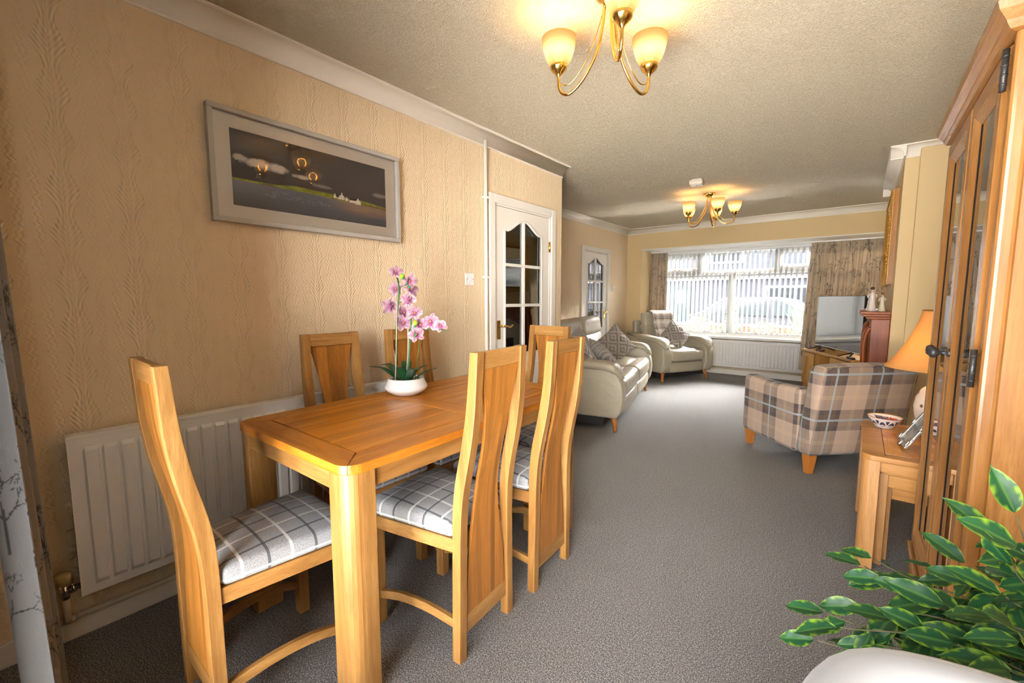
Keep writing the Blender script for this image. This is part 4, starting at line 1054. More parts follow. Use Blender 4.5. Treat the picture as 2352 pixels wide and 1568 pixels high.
# table lamp
def table_lamp():
    px, py = 2.560, 3.055
    root = empty('table_lamp', (px, py, 0.549), 0, 'table lamp with a flared amber fabric shade and round floral ceramic base', 'lamp')
    t = NT('floral_ceramic'); c = t.coord(); n = t.n('TexVoronoi', {'Vector': c, 'Scale': 26}); n2 = t.noise(c, 30, 3).outputs[0]
    k = t.ramp(n.outputs['Distance'], [(0.18, 1.0), (0.30, 0.0)]); col = t.mix(k, (0.72, 0.62, 0.52), t.ramp(n2, [(0.4, (0.30, 0.05, 0.04)), (0.5, (0.10, 0.09, 0.05)), (0.6, (0.45, 0.20, 0.08))]))
    t.set(Base_Color=col, Roughness=0.1, Coat_Weight=0.5)
    m = MB(); m.lathe([(0.0, 0.018), (0.062, 0.018), (0.080, 0.05), (0.098, 0.10), (0.104, 0.15), (0.098, 0.20), (0.078, 0.245), (0.045, 0.275), (0.028, 0.29), (0.0, 0.29)], 36); m.build('ceramic_body', t.m, root)
    m = MB(); m.lathe([(0.0, 0.0), (0.075, 0.0), (0.075, 0.010), (0.065, 0.018), (0.0, 0.018)], 32); m.build('base', M_brassd, root)
    m = MB(); m.tube([(0, 0, 0.28), (0, 0, 0.48)], 0.008, 10).lathe([(0.016, 0.33), (0.016, 0.40), (0.0, 0.40)], 14); m.build('stem', M_brassd, root)
    sh = NT('amber_shade_fabric'); nz = sh.noise(sh.coord('Object', (60, 60, 240)), 1.0, 3).outputs[0]
    sh.set(Base_Color=sh.mix(nz, (0.72, 0.42, 0.13), (0.80, 0.50, 0.18)), Roughness=0.9)
    df = sh.n('BsdfTranslucent', {'Color': (0.85, 0.50, 0.17, 1)}); ms = sh.n('MixShader', {0: 0.45, 1: sh.b.outputs[0], 2: df.outputs[0]}); sh.link(ms.outputs[0], sh.out.inputs[0])
    m = MB(); N = 48
    prof = [(0.232, 0.355), (0.214, 0.375), (0.180, 0.425), (0.148, 0.49), (0.122, 0.56), (0.106, 0.615), (0.100, 0.652)]
    pp = spline([(a, b, 0) for a, b in prof], 18)
    def pt(u, v):
        a = 2*PI*u; q = pp[int(round(v*18))]; lob = 1 + 0.030*abs(math.sin(4*a))**0.8*(1-v*0.6)
        return (q.x*lob*math.cos(a), q.x*lob*math.sin(a), q.y)
    m.grid(pt, N, 18); m.grid(lambda u, v: tuple(Vector(pt(1-u, v))*Vector((1,1,1)).x if False else Vector((pt(1-u, v)[0]*0.988, pt(1-u, v)[1]*0.988, pt(1-u, v)[2]))), N, 18)
    m.build('lamp_shade', sh.m, root)
    tr = MB(); tr.tube([(0.1005*math.cos(2*PI*k/32), 0.1005*math.sin(2*PI*k/32), 0.652) for k in range(33)], 0.004, 6); tr.build('shade_trim', M_brassd, root)
    b = MB(); b.rbox((0, 0, 0.44), (0.05, 0.05, 0.07), 0.0249, 2, 4); e = NT('lamp_bulb'); e.set(Base_Color=(1, 0.9, 0.7), Emission_Color=(1.0, 0.72, 0.35), Emission_Strength=26.0); b.build('bulb', e.m, root)
table_lamp()

# ------------------------------------------------------------------ oak display cabinet
M_cabz = wood('warm_oak_z', 2, (0.17, 0.068, 0.016), (0.28, 0.125, 0.034), (0.38, 0.19, 0.06), rough=0.26)
M_caby = wood('warm_oak_y', 1, (0.17, 0.068, 0.016), (0.28, 0.125, 0.034), (0.38, 0.19, 0.06), rough=0.26)
M_cabx = wood('warm_oak_x', 0, (0.17, 0.068, 0.016), (0.28, 0.125, 0.034), (0.38, 0.19, 0.06), rough=0.26)
def cabinet():
    XF, XB, Y0, Y1, H = 2.432, 2.835, 1.440, 2.330, 1.838
    root = empty('display_cabinet', (XF, (Y0+Y1)/2, 0), 0, 'tall oak display cabinet with two glazed doors and black knobs', 'cabinet')
    o = Vector((-XF, -(Y0+Y1)/2, 0)); T = Matrix.Translation(o)
    def put(m, name, mat, par=root, bevel=0.003, seg=2): m.xform(T); return m.build(name, mat, par, bevel=bevel, seg=seg)
    XC = XF + 0.022      # carcass front, doors sit in front of it
    # far side, near side (frame and panel), back, top, shelves
    put(MB().box(XC, XB, Y1-0.018, Y1, 0.0, H), 'side_panel', M_cabz)
    put(MB().box(XC, XB-0.01, Y0+0.008, Y0+0.022, 0.02, H-0.01), 'side_inset_panel', M_cabz)
    for x0, x1, z0, z1, mt in ((XF+0.002, XF+0.036, 0.0, H, M_cabz), (XB-0.06, XB, 0.0, H, M_cabz), (XF+0.036, XB-0.06, H-0.05, H, M_cabx), (XF+0.036, XB-0.06, 0.0, 0.12, M_cabx)):
        put(MB().box(x0, x1, Y0, Y0+0.024, z0, z1), 'side_frame', mt, bevel=0.010, seg=3)
    put(MB().box(XB-0.012, XB-0.001, Y0+0.02, Y1-0.018, 0.08, H), 'back_panel', M_cabz, bevel=0)
    put(MB().box(XC, XB, Y0+0.02, Y1-0.018, H-0.02, H), 'carcass_top', M_caby)
    put(MB().box(XC, XB, Y0+0.02, Y1-0.018, 0.28, 0.30), 'carcass_floor', M_caby)
    for z in (0.70, 1.07, 1.45): put(MB().box(XC+0.03, XB-0.02, Y0+0.03, Y1-0.02, z, z+0.008), 'glass_shelf', M_cabglass, bevel=0)
    # plinth drawer and moulding
    put(MB().box(XF-0.004, XF+0.02, Y0+0.002, Y1+0.004, 0.02, 0.245), 'plinth_panel', M_caby, bevel=0.006)
    put(MB().box(XF-0.014, XF+0.03, Y0-0.008, Y1+0.008, 0.245, 0.272), 'base_moulding', M_caby, bevel=0.010, seg=3)
    # cornice
    prof = [(0.0, 0.0), (-0.010, 0.004), (-0.016, 0.014), (-0.018, 0.020), (-0.032, 0.040), (-0.036, 0.056), (-0.034, 0.068), (0.05, 0.068), (0.05, 0.0)]
    m = MB(); k = len(prof); V = []
    for j, (ya, dirn) in enumerate(((Y1, 1), (Y0, -1))):
        V += [(XF + p[0], ya + dirn*(-p[0] if p[0] < 0.01 else 0.0), H-0.008 + p[1]) for p in prof]
    V += [(XB, Y0 + (p[0] if p[0] < 0.01 else 0.05), H-0.008 + p[1]) for p in prof]
    F = [tuple(range(k))]
    for a, b in ((0, 1), (1, 2)):
        for i in range(k): F.append((a*k+i, b*k+i, b*k+(i+1) % k, a*k+(i+1) % k))
    F.append(tuple(range(3*k-1, 2*k-1, -1)))
    m.add(V, F); m.xform(T); m.build('cornice', M_caby, root, fix=True)
    put(MB().box(XF+0.04, XB, Y0+0.04, Y1, H+0.0, H+0.055), 'cornice_top', M_caby, bevel=0.002)
    # doors
    ZB, ZT = 0.278, H-0.012; sw = 0.082
    for nm, a, b, hinge, knob in (('far', 1.888, Y1-0.002, Y1, 1.925), ('near', 1.500, 1.884, 1.476, 1.847)):
        fr = MB(); c0, c1 = a, b
        # bevelled stiles and rails: mitred frame, thick at the outer edge, chamfered towards the glass
        def frame_piece(outer0, outer1, inner0, inner1):
            # four profile points swept between two mitres : (y,z) given for outer / inner edge
            V = []
            for (oy, oz), (iy, iz) in ((outer0, inner0), (outer1, inner1)):
                my, mz = oy + (iy-oy)*0.62, oz + (iz-oz)*0.62
                V += [(XF+0.006, oy, oz), (XF-0.002, oy + (iy-oy)*0.10, oz + (iz-oz)*0.10), (XF-0.003, my, mz), (XF+0.010, iy, iz), (XF+0.022, iy, iz), (XF+0.022, oy, oz)]
            k = 6; F = [tuple(range(k)), tuple(range(2*k-1, k-1, -1))] + [(i, k+i, k+(i+1) % k, (i+1) % k) for i in range(k)]
            m = MB(); m.add(V, F); return m
        O = [(a, ZB), (b, ZB), (b, ZT), (a, ZT)]; I = [(a+sw, ZB+sw), (b-sw, ZB+sw), (b-sw, ZT-sw), (a+sw, ZT-sw)]
        first = None
        for i, mt in enumerate((M_caby, M_cabz, M_caby, M_cabz)):
            j = (i+1) % 4
            m = frame_piece(O[i], O[j], I[i], I[j]); m.xform(T); ob_ = m.build('door_frame', mt, root, fix=True)
            first = first or ob_
        put(MB().box(XF+0.011, XF+0.014, a+sw-0.004, b-sw+0.004, ZB+sw-0.004, ZT-sw+0.004), 'pane', M_cabglass, bevel=0)
        put(MB().box(XF+0.009, XF+0.0115, a+sw, a+sw+0.003, ZB+sw, ZT-sw).box(XF+0.009, XF+0.0115, b-sw-0.003, b-sw, ZB+sw, ZT-sw), 'glazing_seal', plain('dark_seal', (0.02, 0.015, 0.012), 0.9, spec=0.05), bevel=0)
        kn = MB(); kn.lathe([(0.012, 0.0), (0.013, 0.004), (0.006, 0.008), (0.006, 0.022), (0.012, 0.026), (0.017, 0.034), (0.017, 0.040), (0.012, 0.046), (0.0, 0.048)], 18)
        kn.xform(T @ Matrix.Translation((XF-0.002, knob, 1.095)) @ Matrix.Rotation(R(-90), 4, 'Y')); kn.build('knob', M_black, root)
        for z in ((1.765, 1.095, 0.42) if nm == 'near' else ()):
            h = MB(); h.tube([(XF-0.006, hinge, z-0.045), (XF-0.006, hinge, z+0.045)], 0.006, 12)
            for q in (-0.03, -0.01, 0.01, 0.03): h.tube([(XF-0.006, hinge, z+q-0.002), (XF-0.006, hinge, z+q+0.002)], 0.0068, 12)
            h.xform(T); h.build('hinge', M_black, root)
cabinet()
# ------------------------------------------------------------------ chandeliers
def shade_mat():
    t = NT('frosted_shade_glass')
    z = t.sep(t.coord('Object'))[2]
    tr = t.n('BsdfTransparent', {'Color': (1.0, 0.80, 0.50, 1)})
    g = t.math('POWER', 2.718, t.math('MULTIPLY', t.math('POWER', t.math('DIVIDE', t.math('SUBTRACT', z, 0.078), 0.034), 2.0), -1.0))
    em = t.n('Emission', {'Color': t.mix(g, (1.0, 0.50, 0.13), (1.0, 0.66, 0.28)), 'Strength': t.math('ADD', t.math('MULTIPLY', g, 0.38), 0.19)})
    df = t.n('BsdfDiffuse', {'Color': (0.07, 0.05, 0.03, 1)})
    a = t.n('AddShader', {0: em.outputs[0], 1: df.outputs[0]}); mx = t.n('MixShader', {0: 0.22, 1: a.outputs[0], 2: tr.outputs[0]})
    t.link(mx.outputs[0], t.out.inputs[0]); return t.m
M_shade = shade_mat()
_b = NT('glowing_bulb'); _b.set(Base_Color=(1, 0.9, 0.7), Emission_Color=(1.0, 0.74, 0.36), Emission_Strength=5.0); M_bulb = _b.m
def chandelier(loc, narm, a0, rad, zc, label, power):
    """loc = centre on the ceiling; zc = height of the cups below the ceiling (positive)"""
    root = empty('chandelier', loc, 0, label, 'ceiling light', 'brass ceiling lights with frosted shades')
    m = MB(); m.lathe([(0.0, -0.045), (0.020, -0.043), (0.032, -0.034), (0.045, -0.026), (0.058, -0.018), (0.064, -0.006), (0.064, 0.0), (0.0, 0.0)], 32); m.build('ceiling_plate', M_brass, root)
    for k in range(narm):
        a = R(a0) + 2*PI*k/narm; ca, sa = math.cos(a), math.sin(a)
        P = lambda r, z: (r*ca, r*sa, z)
        arm = spline([P(0.022, -0.035), P(0.030, -0.12), P(0.052, -0.21), P(0.105, -0.295), P(0.160, -0.338) if rad > 0.2 else P(0.15, -0.33), P(rad-0.022, -0.335), P(rad-0.003, -0.305), P(rad, -zc)], 30)
        m = MB(); m.tube(arm, 0.0065, 10); ao = m.build('arm', M_brass, root)
        wire = spline([P(0.020, -0.035), P(0.050, -0.13), P(0.100, -0.235), P(0.155, -0.295), P(rad-0.028, -0.302), P(rad-0.006, -0.285), P(rad-0.002, -zc)], 24)
        m = MB(); m.tube(wire, 0.0022, 6); m.build('accent_wire', M_brass, ao)
        m = MB(); m.lathe([(0.007, -0.012), (0.010, -0.004), (0.019, 0.004), (0.030, 0.014), (0.032, 0.018), (0.035, 0.022), (0.036, 0.034), (0.033, 0.036), (0.0, 0.036)], 24); m.xform(Matrix.Translation(P(rad, -zc))); m.build('cup', M_brass, ao)
        pr = [(0.030, 0.030), (0.040, 0.040), (0.054, 0.064), (0.064, 0.094), (0.070, 0.124), (0.0715, 0.142), (0.0695, 0.1415), (0.068, 0.124), (0.062, 0.094), (0.052, 0.065), (0.038, 0.042), (0.030, 0.034)]
        m = MB(); m.lathe(pr, 32); m.build('glass_shade', M_shade, root, loc=P(rad, -zc))
        m = MB(); m.lathe([(0.0, 0.036), (0.012, 0.036), (0.014, 0.055), (0.023, 0.075), (0.024, 0.088), (0.018, 0.103), (0.0, 0.110)], 16); m.build('bulb', M_bulb, root, loc=P(rad, -zc))
        d = bpy.data.lights.new('lamp_glow', 'POINT'); d.energy = power; d.color = (1.0, 0.50, 0.15); d.shadow_soft_size = 0.032
        lo = bpy.data.objects.new('lamp_glow', d); COL.objects.link(lo); lo.parent = root; lo.location = P(rad, -zc+0.082)
    return root
chandelier((1.378, 1.635, ZC), 3, -52.0, 0.218, 0.252, 'three-armed brass ceiling light with frosted shades above the dining table', 7.5)
chandelier((0.790, 5.330, ZC), 5, -128.0, 0.262, 0.252, 'five-armed brass ceiling light with frosted shades over the living room', 2.0)
# smoke alarm
m = MB(); m.rbox((0, 0, -0.030), (0.125, 0.125, 0.045), 0.010, 2, 2); sm_ = m.build('smoke_alarm', plain('aged_white_plastic', (0.66, 0.58, 0.46), 0.5), loc=(0.845, 4.640, ZC), rot=(0, 0, R(8))); tag(sm_, 'square white smoke alarm on the ceiling near the living room light', 'smoke alarm')
m = MB(); m.box(-0.050, 0.050, -0.050, 0.050, -0.0545, -0.0525); m.build('face_plate', M_upvc, sm_, bevel=0.0008)
m = MB(); m.lathe([(0.0, -0.056), (0.008, -0.056), (0.008, -0.0545)], 12); m.build('test_button', M_black, sm_)
m = MB(); m.box(-0.045, 0.045, -0.045, 0.045, -0.010, 0.0); m.build('mounting_base', M_upvc, sm_)

# ------------------------------------------------------------------ vertical blind
def blind():
    t = NT('white_blind_fabric'); df = t.n('BsdfDiffuse', {'Color': (0.90, 0.90, 0.88, 1)}); tr = t.n('BsdfTranslucent', {'Color': (0.92, 0.92, 0.90, 1)})
    t.link(t.n('MixShader', {0: 0.40, 1: df.outputs[0], 2: tr.outputs[0]}).outputs[0], t.out.inputs[0])
    root = empty('vertical_blind', (0.545, 7.765, 2.03), 0, 'white vertical slat blind hanging across the front window', 'blind')
    m = MB(); m.box(-1.26, 1.16, -0.020, 0.020, 0.002, 0.038); m.build('head_rail', M_upvc, root, bevel=0.004)
    sl = MB(); sl.box(-0.0007, 0.0007, -0.0445, 0.0445, -1.335, -0.012); me = sl.mesh('slat'); me.materials.append(t.m)
    wt = MB(); wt.box(-0.0018, 0.0018, -0.042, 0.042, -1.340, -1.305); wme = wt.mesh('slat_weight'); wme.materials.append(t.m)
    cl = MB(); cl.tube([(0, 0, -0.014), (0, 0, 0.006)], 0.004, 6); cme = cl.mesh('slat_hanger'); cme.materials.append(M_upvc)
    n = 32
    for i in range(n):
        x = -1.10 + 2.20*i/(n-1)
        a = R(-13 + 2.0*math.sin(i*1.7))
        s = bpy.data.objects.new('slat', me); COL.objects.link(s); s.parent = root; s.location = (x, 0, 0); s.rotation_euler = (0, 0, a)
        for nm, q in (('slat_weight', wme), ('slat_hanger', cme)):
            w = bpy.data.objects.new(nm, q); COL.objects.link(w); w.parent = s
    ch = MB()
    pts = []
    for i in range(n-1):
        x = -1.10 + 2.20*i/(n-1)
        for k in range(5): pts.append((x + 0.071*k/5, -0.047, -1.322 - 0.012*math.sin(PI*k/5)))
    ch.tube(pts, 0.0014, 4); ch.build('bottom_chain', M_upvc, root)
blind()

# ------------------------------------------------------------------ tree-print curtains
def tree_tile(W=0.56, H=0.62, res=0.0028, seed=5):
    nx, ny = int(W/res), int(H/res); A = np.zeros((ny, nx), np.float32); rng = random.Random(seed)
    def dab(x, y, r, s):
        i0, i1 = int((x-r)/res), int((x+r)/res)+1; j0, j1 = int((y-r)/res), int((y+r)/res)+1
        for j in range(j0, j1+1):
            for i in range(i0, i1+1):
                d = math.hypot(i*res-x, j*res-y)
                if d < r: A[j % ny, i % nx] = max(A[j % ny, i % nx], s)
    def line(x0, y0, x1, y1, r, s):
        n = max(2, int(math.hypot(x1-x0, y1-y0)/res*1.2))
        for k in range(n+1): dab(x0+(x1-x0)*k/n, y0+(y1-y0)*k/n, r, s)
    def branch(x, y, a, L, r, dep, style):
        if dep == 0:
            for _ in range(3 if style else 5):
                q = rng.uniform(0, 0.022); b = rng.uniform(0, 2*PI); xx, yy = x+q*math.cos(b), y+q*math.sin(b)
                if style: line(xx, yy, xx+0.006*math.cos(b), yy+0.006*math.sin(b), 0.0024, 0.85)
                else: dab(xx, yy, 0.0030, 0.55)
            return
        px, py = x, y; bend = rng.uniform(-0.25, 0.25)
        for k in range(3):
            a += bend/3; nx_, ny_ = px + L/3*math.cos(a), py + L/3*math.sin(a); line(px, py, nx_, ny_, r, 0.95); px, py = nx_, ny_
        for s in ((-1, 1) if dep < 4 else (-1, 0, 1)):
            branch(px, py, a + s*rng.uniform(0.3, 0.75), L*rng.uniform(0.62, 0.8), max(0.0016, r*0.65), dep-1, style)
    for x, y, L, st, sc in ((0.10, 0.04, 0.105, 1, 1), (0.37, 0.30, 0.115, 0, 1), (0.09, 0.36, 0.085, 0, 1), (0.42, 0.02, 0.08, 1, 1), (0.24, 0.20, 0.07, 0, 1), (0.53, 0.46, 0.075, 1, 1)):
        branch(x, y, PI/2 + rng.uniform(-0.12, 0.12), L, 0.0045, 4, st)
    return A, W, H
TILE, TW, TH = tree_tile()
def curtain(name, fn, nu, nv, uvfn, base, ink, label, amt=1.0):
    m = MB(); m.grid(fn, nu, nv); 
    me = m.mesh(name)
    U = np.array([uvfn(i/nu, j/nv) for j in range(nv+1) for i in range(nu+1)])
    ny, nx = TILE.shape
    k = TILE[(U[:, 1]/TH*ny).astype(int) % ny, (U[:, 0]/TW*nx).astype(int) % nx]*amt
    col = np.array(base)[None]*(1-k[:, None]) + np.array(ink)[None]*k[:, None]
    vcol(me, col)
    t = NT(name + '_print'); at = t.n('VertexColor', layer_name='print'); c = t.coord('Object', (300, 300, 300)); nz = t.noise(c, 1.0, 2).outputs[0]
    sq = t.noise(t.coord('Object', (60, 60, 14)), 1.0, 2, 0.5, 2.0).outputs[0]
    t.set(Base_Color=at.outputs[0], Roughness=0.55, Specular_IOR_Level=0.3, Sheen_Weight=0.3); t.bump(t.math('ADD', nz, sq), 0.35, 0.003)
    tr = t.n('BsdfTranslucent', {'Color': at.outputs[0]}); mx = t.n('MixShader', {0: 0.18, 1: t.b.outputs[0], 2: tr.outputs[0]}); t.link(mx.outputs[0], t.out.inputs[0])
    o = mesh_obj(name, me, t.m); sol = o.modifiers.new('thickness', 'SOLIDIFY'); sol.thickness = 0.002
    tag(o, label, 'curtain', 'tree-print curtains'); return o
TAUPE, INK = (0.52, 0.43, 0.32), (0.10, 0.085, 0.065)
def front_curtain(x0, x1, z0, z1, folds, amp, y, flareL, phase):
    def fn(u, v):
        z = z0 + (z1-z0)*v; g = (1-v)
        x = x0 + (x1-x0)*u - flareL*(1-u)*g**0.9
        a = amp*(0.75 + 0.25*g)
        if v > 0.93: a *= 0.55 + 0.3*math.sin(u*90)
        yy = y + a*math.sin(2*PI*folds*u + phase + 0.3*math.sin(3*u)) + 0.35*a*math.sin(2*PI*folds*2.3*u + 1 + phase)
        return (x, yy, z)
    return fn
L_fn = front_curtain(-0.765, -0.475, 0.22, 2.06, 4.5, 0.030, 7.655, 0.09, 0.4)
curtain('curtain', L_fn, 90, 200, lambda u, v: (u*0.75, v*1.84), TAUPE, INK, 'taupe tree-print curtain gathered at the left end of the front window')
R_fn = front_curtain(1.600, 2.50, 0.20, 2.065, 9.5, 0.028, 7.655, 0.07, 1.4)
curtain('curtain', R_fn, 190, 200, lambda u, v: (u*1.35+0.2, v*1.86), TAUPE, INK, 'taupe tree-print curtain behind the television at the front window')
for a_, b_ in ((-0.77, -0.44), (1.58, 2.52)):
    pass
m = MB(); m.box(-0.775, 2.84, 7.640, 7.665, 2.066, 2.0845); tr_ = m.build('curtain_track', M_upvc, bevel=0.003); tag(tr_, 'thin white curtain track along the ceiling of the window bay', 'curtain track')
def N_fn(u, v):
    z = 0.012 + 2.24*v; x = 0.20 + 0.52*u
    lean_ = 0.036*max(0.0, 1-z/1.55)
    y = 0.0185 + lean_ + 0.030*math.cos(2*PI*(x-0.272)/0.150 + 0.35*math.sin(2.3*z)) - 0.10*max(0, x-0.36)
    if x < 0.235: y -= 0.9*(0.235-x)
    return (x, y, z)
curtain('curtain', N_fn, 220, 700, lambda u, v: (u*0.95+0.13, v*2.24), (0.20, 0.198, 0.208), (0.014, 0.013, 0.014), 'silvery grey tree-print curtain at the left edge beside the radiator', 0.95)
m = MB(); m.tube([(0.14, 0.0, 2.275), (2.62, 0.0, 2.275)], 0.014, 12); 
m = MB(); m.tube([(0.12, 0.012, 2.268), (0.80, 0.012, 2.268)], 0.012, 12); cp = m.build('curtain_pole', M_chrome); tag(cp, 'metal curtain pole above the near window curtain', 'curtain pole')
for x in (0.30, 0.70):
    m = MB(); m.tube([(x, 0.012, 2.268), (x, -0.299, 2.268)], 0.007, 8); m.build('pole_bracket', M_chrome, cp)

# ------------------------------------------------------------------ TV stand, television
M_pinex = wood('honey_pine_x', 0, (0.48, 0.22, 0.045), (0.62, 0.33, 0.085), (0.72, 0.43, 0.13), rough=0.35)
M_pinez = wood('honey_pine_z', 2, (0.48, 0.22, 0.045), (0.62, 0.33, 0.085), (0.72, 0.43, 0.13), rough=0.35)
def tv_stand():
    """local x runs along the front from the window end, local y goes to the back"""
    ang = math.atan2(-0.884, 0.467)
    root = empty('tv_stand', (1.618, 7.335, 0), ang, 'honey pine television stand set across the window corner', 'tv stand')
    L, D, H = 1.20, 0.40, 0.56
    put = lambda m, n, mt, b=0.004: m.build(n, mt, root, bevel=b)
    put(MB().box(-0.02, L+0.02, -0.025, D+0.01, H-0.032, H), 'top', M_pinex, 0.010)
    put(MB().box(0, 0.022, 0, D, 0.06, H-0.032), 'side_panel', M_pinez); put(MB().box(L-0.022, L, 0, D, 0.06, H-0.032), 'side_panel', M_pinez)
    put(MB().box(0, L, 0.012, D, 0.0, 0.07), 'plinth', M_pinex); put(MB().box(0.02, L-0.02, D-0.012, D-0.002, 0.07, H-0.032), 'back_panel', M_pinez)
    for x in (0.315, 0.70): put(MB().box(x, x+0.02, 0.004, D-0.012, 0.07, H-0.032), 'divider', M_pinez)
    put(MB().box(0.335, 0.70, 0.01, D-0.012, 0.26, 0.28), 'shelf', M_pinex)
    # cupboard door with a recessed panel
    dz0, dz1, dx0, dx1 = 0.082, H-0.046, 0.028, 0.312
    for a, b, c, d in ((dx0, dx0+0.06, dz0, dz1), (dx1-0.06, dx1, dz0, dz1), (dx0+0.06, dx1-0.06, dz0, dz0+0.06), (dx0+0.06, dx1-0.06, dz1-0.06, dz1)):
        put(MB().box(a, b, -0.016, 0.004, c, d), 'door_frame', M_pinez, 0.005)
    put(MB().box(dx0+0.05, dx1-0.05, -0.002, 0.006, dz0+0.05, dz1-0.05), 'door_panel', M_pinez, 0.002)
    kn = MB(); kn.rbox((dx1-0.03, -0.028, 0.33), (0.026, 0.026, 0.026), 0.0125, 2, 3); put(kn, 'knob', M_pinez, 0)
    for z in (0.12, 0.42): put(MB().box(dx0-0.014, dx0, -0.014, 0.0, z, z+0.05), 'hinge', M_black, 0.002)
    for i in range(2):
        z0 = 0.085 + i*0.222; put(MB().box(0.726, L-0.026, -0.016, 0.004, z0, z0+0.212), 'drawer_front', M_pinex, 0.006)
        kn = MB(); kn.rbox((0.95, -0.028, z0+0.106), (0.026, 0.026, 0.026), 0.0125, 2, 3); put(kn, 'knob', M_pinez, 0)
    return root
tv_stand()
def television():
    p0, p1 = Vector((1.745, 7.338)), Vector((2.246, 6.318)); d = (p1-p0); L = d.length
    root = empty('television', (p0.x, p0.y, 0.561), math.atan2(d.y, d.x), 'large flat screen television reflecting the window, on the pine stand', 'television')
    z0, z1 = 0.062, 0.734
    t = NT('glossy_dark_screen'); t.set(Base_Color=(0.012, 0.013, 0.015), Roughness=0.06, Specular_IOR_Level=1.0, Coat_Weight=1.0, Coat_Roughness=0.03, Coat_IOR=1.7)
    m = MB(); m.box(0, L, -0.004, 0.030, z0, z1); m.build('casing', M_black, root, bevel=0.004)
    m = MB(); m.box(0.006, L-0.006, -0.0055, -0.004, z0+0.014, z1-0.006); m.build('screen', t.m, root)
    m = MB(); m.box(0.0, L, -0.0075, -0.004, z0-0.004, z0+0.010); m.build('bottom_bezel', plain('silver_bezel', (0.55, 0.56, 0.57), 0.3, 0.8), root, bevel=0.001)
    for x in (0.17, L-0.17):
        m = MB(); m.tube([(x-0.11, -0.11, 0.006), (x, 0.012, 0.064)], [0.006, 0.009], 8).tube([(x+0.09, 0.13, 0.006), (x, 0.012, 0.064)], [0.006, 0.009], 8); m.tube([(x+0.11, -0.10, 0.006), (x, 0.012, 0.064)], [0.006, 0.009], 8)
        m.build('stand_foot', M_black, root)
television()
def on_stand(x, y): 
    a = math.atan2(-0.884, 0.467); return (1.618 + x*math.cos(a) - y*math.sin(a), 7.335 + x*math.sin(a) + y*math.cos(a), 0.561)
m = MB(); m.rbox((0, 0, 0.016), (0.075, 0.045, 0.032), 0.015, 3, 3); m.rbox((-0.028, -0.005, 0.040), (0.036, 0.034, 0.034), 0.0165, 2, 3); m.tube([(-0.035, -0.014, 0.050), (-0.037, -0.018, 0.068)], [0.008, 0.003], 6).tube([(-0.022, 0.008, 0.050), (-0.022, 0.012, 0.068)], [0.008, 0.003], 6)
o_ = m.build('animal_ornament', plain('dark_brown_resin', (0.10, 0.045, 0.025), 0.4), loc=on_stand(0.42, 0.03), rot=(0, 0, R(-40))); tag(o_, 'tiny dark brown animal ornament on the pine stand below the television', 'ornament')
m = MB(); m.rbox((0, 0, 0.011), (0.16, 0.042, 0.022), 0.009, 2, 2); o_ = m.build('remote_control', M_black, loc=on_stand(1.13, 0.01), rot=(0, 0, R(-70))); tag(o_, 'black remote control at the fireplace end of the pine stand', 'remote control')
k = MB(); k.box(-0.06, 0.06, -0.012, 0.012, 0.022, 0.0235); k.build('button_pad', plain('grey_rubber', (0.25, 0.25, 0.25), 0.6), o_)

